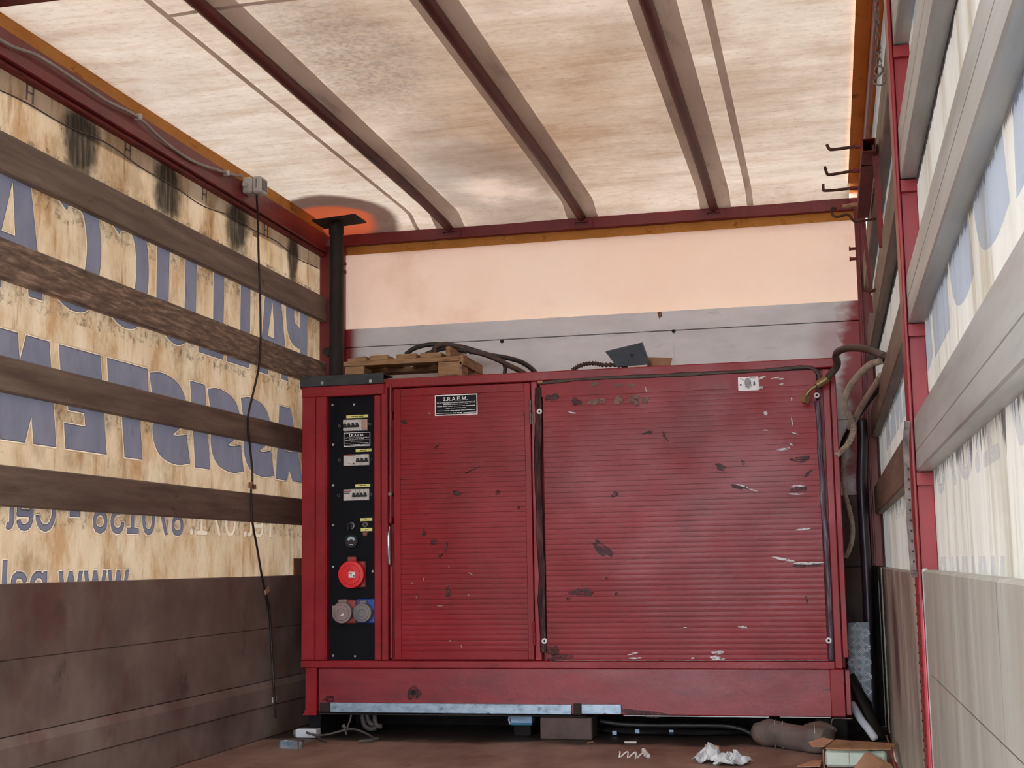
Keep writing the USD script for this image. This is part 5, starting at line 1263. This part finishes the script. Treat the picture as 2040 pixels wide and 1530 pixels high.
# spiral of plastic
sw = thing('plastic_spiral', 'white curled plastic swarf spiral on the floor', 'swarf', (1.57, 4.93, 0))
a, b = at(1231, 1503, 2, 0.008), at(1283, 1506, 2, 0.008)
t = np.linspace(0, 1, 120)
P = a + (b - a) * t[:, None] + np.column_stack([0.006 * np.cos(t * 3.2 * 6.28), 0.011 * np.cos(t * 3.2 * 6.28 + 1.0), 0.0095 * np.sin(t * 3.2 * 6.28 + 1.9)])
put(sw, 'coil', tube(P, 0.0030, 8), 'white_plastic', True)
e0, e1 = at(1282, 1496, 1, 4.94), at(1290, 1507, 1, 4.90)
e0[2], e1[2] = 0.022, 0.009
put(sw, 'roll', join(tube([e0, e1], [0.0085, 0.0090], 14), tube([e1, e1 + (e1 - e0) * 0.12], 0.0100, 14, False)), 'white_plastic', 40)
a, b = at(1244, 1479, 2, 0.002), at(1268, 1479, 2, 0.002)
single('plastic_stick', tube([a, b], 0.0042, 8), 'white_plastic', 'short white plastic stick lying above the spiral on the floor', 'stick', True)
a, b = at(1171, 1480, 2, 0.002), at(1181, 1478, 2, 0.002)
single('wood_chip', tube([a, b], 0.0035, 6), 'tape', 'tiny pale wood chip in front of the brown block', 'chip')


def crumple(c, size, seed, amp=0.5, flat=0.0):
    m = trimesh.creation.icosphere(4, 1.0)
    n = meshkit.fbm(m.vertices * 1.7 + seed, 4, seed) - 0.5
    k = np.abs(meshkit.noise(m.vertices * 3.1 + seed, seed + 3) - 0.5)
    v = m.vertices * (1 + amp * n - 0.6 * amp * k)[:, None] * size
    v[:, 2] = np.maximum(v[:, 2], -size[2] * 0.6)
    m.vertices = v + c
    m.vertices[:, 2] -= m.vertices[:, 2].min() - 0.001
    return m


def torn(c, w, d, h, seed, n=40):
    """A crumpled sheet: soft folds, a ragged outline and a thickness."""
    g = np.linspace(-1, 1, n)
    X, Y = np.meshgrid(g, g, indexing='ij')
    P = np.stack([X * 1.5, Y * 1.5, 0 * X + seed], -1)
    z = 1 - 1.9 * np.abs(meshkit.noise(P, seed) - 0.5) - 0.9 * np.abs(meshkit.noise(P * 2.1, seed + 1) - 0.5) + 0.35 * meshkit.noise(P * 4.5, seed + 2)
    rr = np.sqrt(X * X + Y * Y) + 0.35 * (meshkit.noise(P * 2.6, seed + 4) - 0.5)
    z = np.clip(z, 0, 2) * np.clip(1.35 - rr, 0.04, 1)
    dx, dy = meshkit.noise(P * 2.2 + 9, seed + 6) - 0.5, meshkit.noise(P * 2.2 + 5, seed + 7) - 0.5
    V = np.stack([c[0] + (X + 0.5 * dx) * w, c[1] + (Y + 0.5 * dy) * d, c[2] + h * z], -1).reshape(-1, 3)
    lo = V - [0, 0, 0.0015]
    N = len(V); F = []
    keep = (rr < 1.08)
    for i in range(n - 1):
        for j in range(n - 1):
            if keep[i:i + 2, j:j + 2].all():
                a, b, cc, dd = i * n + j, (i + 1) * n + j, (i + 1) * n + j + 1, i * n + j + 1
                F += [[a, b, cc], [a, cc, dd], [N + a, N + cc, N + b], [N + a, N + dd, N + cc]]
    m = trimesh.Trimesh(np.vstack([V, lo]), F, process=False)
    m.remove_unreferenced_vertices()
    m.vertices[:, 2] -= m.vertices[:, 2].min() - 0.0005
    return m


c = at(1440, 1521, 2, 0.0)
single('paper_rag', join(torn(c + [-0.045, 0.02, 0], 0.055, 0.060, 0.055, 4), torn(c + [0.030, -0.01, 0], 0.062, 0.060, 0.050, 9)), 'rag_white', 'crumpled white oily rag on the floor', 'rag', 50)
cb = pix([(1404, 1484), (1432, 1487), (1433, 1494), (1405, 1495)], 5.15); cb[:, 2] = np.maximum(cb[:, 2], 0.001)
single('cardboard_scrap', hull([p + d for p in cb for d in ([0, 0, 0], [0, 0.012, 0.002])]), 'cardboard_torn', 'small tan cardboard scrap on the floor behind the rag', 'cardboard')
# wrapped roll
ro = thing('wrapped_roll', 'grey taped roll of lagging lying on the floor at the right', 'roll', (2.1, 5.15, 0))
ax = smooth_path(np.array([at(1506, 1458, 1, 5.28), at(1540, 1461, 1, 5.25), at(1580, 1468, 1, 5.18), at(1615, 1474, 1, 5.12), at(1650, 1478, 1, 5.08)]), 8)
rad = np.interp(np.arange(len(ax)), [0, 2, 6, 12, 20, 26, len(ax) - 1], [0.030, 0.044, 0.050, 0.047, 0.046, 0.050, 0.046])
ax[:, 2] = np.maximum(rad * 0.96, 0.0) + 0.001
m = tube(ax, rad, 26)
vn = m.vertices.copy()
m.vertices = vn + (meshkit.fbm(vn * 16, 3, 5) - 0.5)[:, None] * 0.014 * np.array([0.4, 1, 1])
m.vertices[:, 2] = np.maximum(m.vertices[:, 2], 0.001)
put(ro, 'roll', m, 'wrap_grey', True)
for i in (9, 12, 26):
    put(ro, 'tape_band', tube([ax[i] + [-0.0016, 0, 0], ax[i] + [0.0016, 0, 0]], rad[i] + 0.004, 26, False), 'grey_box', True)
m = crumple(at(1632, 1452, 1, 5.2), np.array([0.06, 0.05, 0.030]), 6, 0.4)
m.vertices[:, 2] += 0.050
put(ro, 'loose_end', m, 'wrap_grey', True)
# box pile at the right
YBX = 4.74
bx = thing('cardboard_box', 'torn open brown cardboard box lying on the floor by the right wall', 'box', (2.36, YBX, 0))
x0, zt = gp(1640, 1492, YBX); x1, _ = gp(1766, 1492, YBX)
put(bx, 'side', hull([p + d for p in (np.array([x0, YBX, 0.001]), np.array([x0, YBX, zt - 0.002]), np.array([x0 - 0.004, YBX + 0.20, 0.001]), np.array([x0 - 0.004, YBX + 0.20, zt + 0.01])) for d in ([-0.002, 0, 0], [0.002, 0, 0])]), 'cardboard')
tp = np.array([at(1644, 1490, 1, YBX - 0.01), at(1665, 1473, 1, YBX + 0.12), at(1700, 1480, 1, YBX + 0.12), at(1786, 1481, 1, YBX + 0.05), at(1780, 1491, 1, YBX - 0.02), at(1700, 1493, 1, YBX - 0.02)])
put(bx, 'flap', hull([p + d for p in tp for d in ([0, 0, 0], [0, 0, -0.004])]), 'cardboard')
tf = np.array([at(1611, 1478, 1, YBX + 0.10), at(1640, 1469, 1, YBX + 0.12), at(1661, 1474, 1, YBX + 0.10), at(1642, 1486, 1, YBX), at(1618, 1486, 1, YBX)])
put(bx, 'torn_flap', hull([p + d for p in tf for d in ([0, 0, 0], [0, 0.003, -0.004])]), 'cardboard_torn')
ff = np.array([at(1726, 1496, 1, YBX - 0.03), at(1775, 1522, 1, YBX - 0.06), at(1790, 1545, 1, YBX - 0.10), at(1690, 1545, 1, YBX - 0.10)])
put(bx, 'front_flap', hull([p + d for p in ff for d in ([0, 0, 0], [0, 0.004, 0])]), 'cardboard')
m = box(x0 + 0.004, x1, YBX + 0.012, YBX + 0.16, 0.002, zt - 0.006, 0.008)
gb = thing('green_package', 'pale green wrapped package inside the torn cardboard box', 'package', (2.3, YBX + 0.08, 0))
put(gb, 'package', m, 'green_box', 30)
put(gb, 'fold_line', box((x0 + x1) / 2 - 0.020, (x0 + x1) / 2 - 0.0185, YBX + 0.0105, YBX + 0.013, 0.012, zt - 0.012, 0), 'dull_steel')
ps = np.array([at(1588, 1527, 2, 0.001), at(1622, 1516, 2, 0.001), at(1637, 1522, 2, 0.001), at(1634, 1532, 2, 0.001)])
single('paper_sheet', hull([p + d for p, h in zip(ps, (0.0, 0.004, 0.012, 0.006)) for d in ([0, 0, h], [0, 0, h + 0.0015])]), 'cardboard_torn', 'loose pinkish paper sheet on the floor left of the cardboard box', 'paper')
P = np.array([at(1777, 1490, 1, 4.66), at(1783, 1507, 1, 4.62), at(1788, 1527, 1, 4.58), at(1795, 1570, 1, 4.50)]); P[:, 2] = np.maximum(P[:, 2], 0.010)
single('steel_rod', tube(smooth_path(P, 6), np.interp(np.arange(19), [0, 4, 18], [0.004, 0.009, 0.011]), 12), 'chrome', 'shiny chrome rod standing by the right wall next to the cardboard box', 'rod', True)
P = np.array([at(1766, 1466, 1, 5.0), at(1771, 1482, 1, 4.95)])
single('wire_stub', tube(P, 0.003, 8), 'brass', 'thin coppery wire stub sticking up behind the cardboard box', 'wire', True)
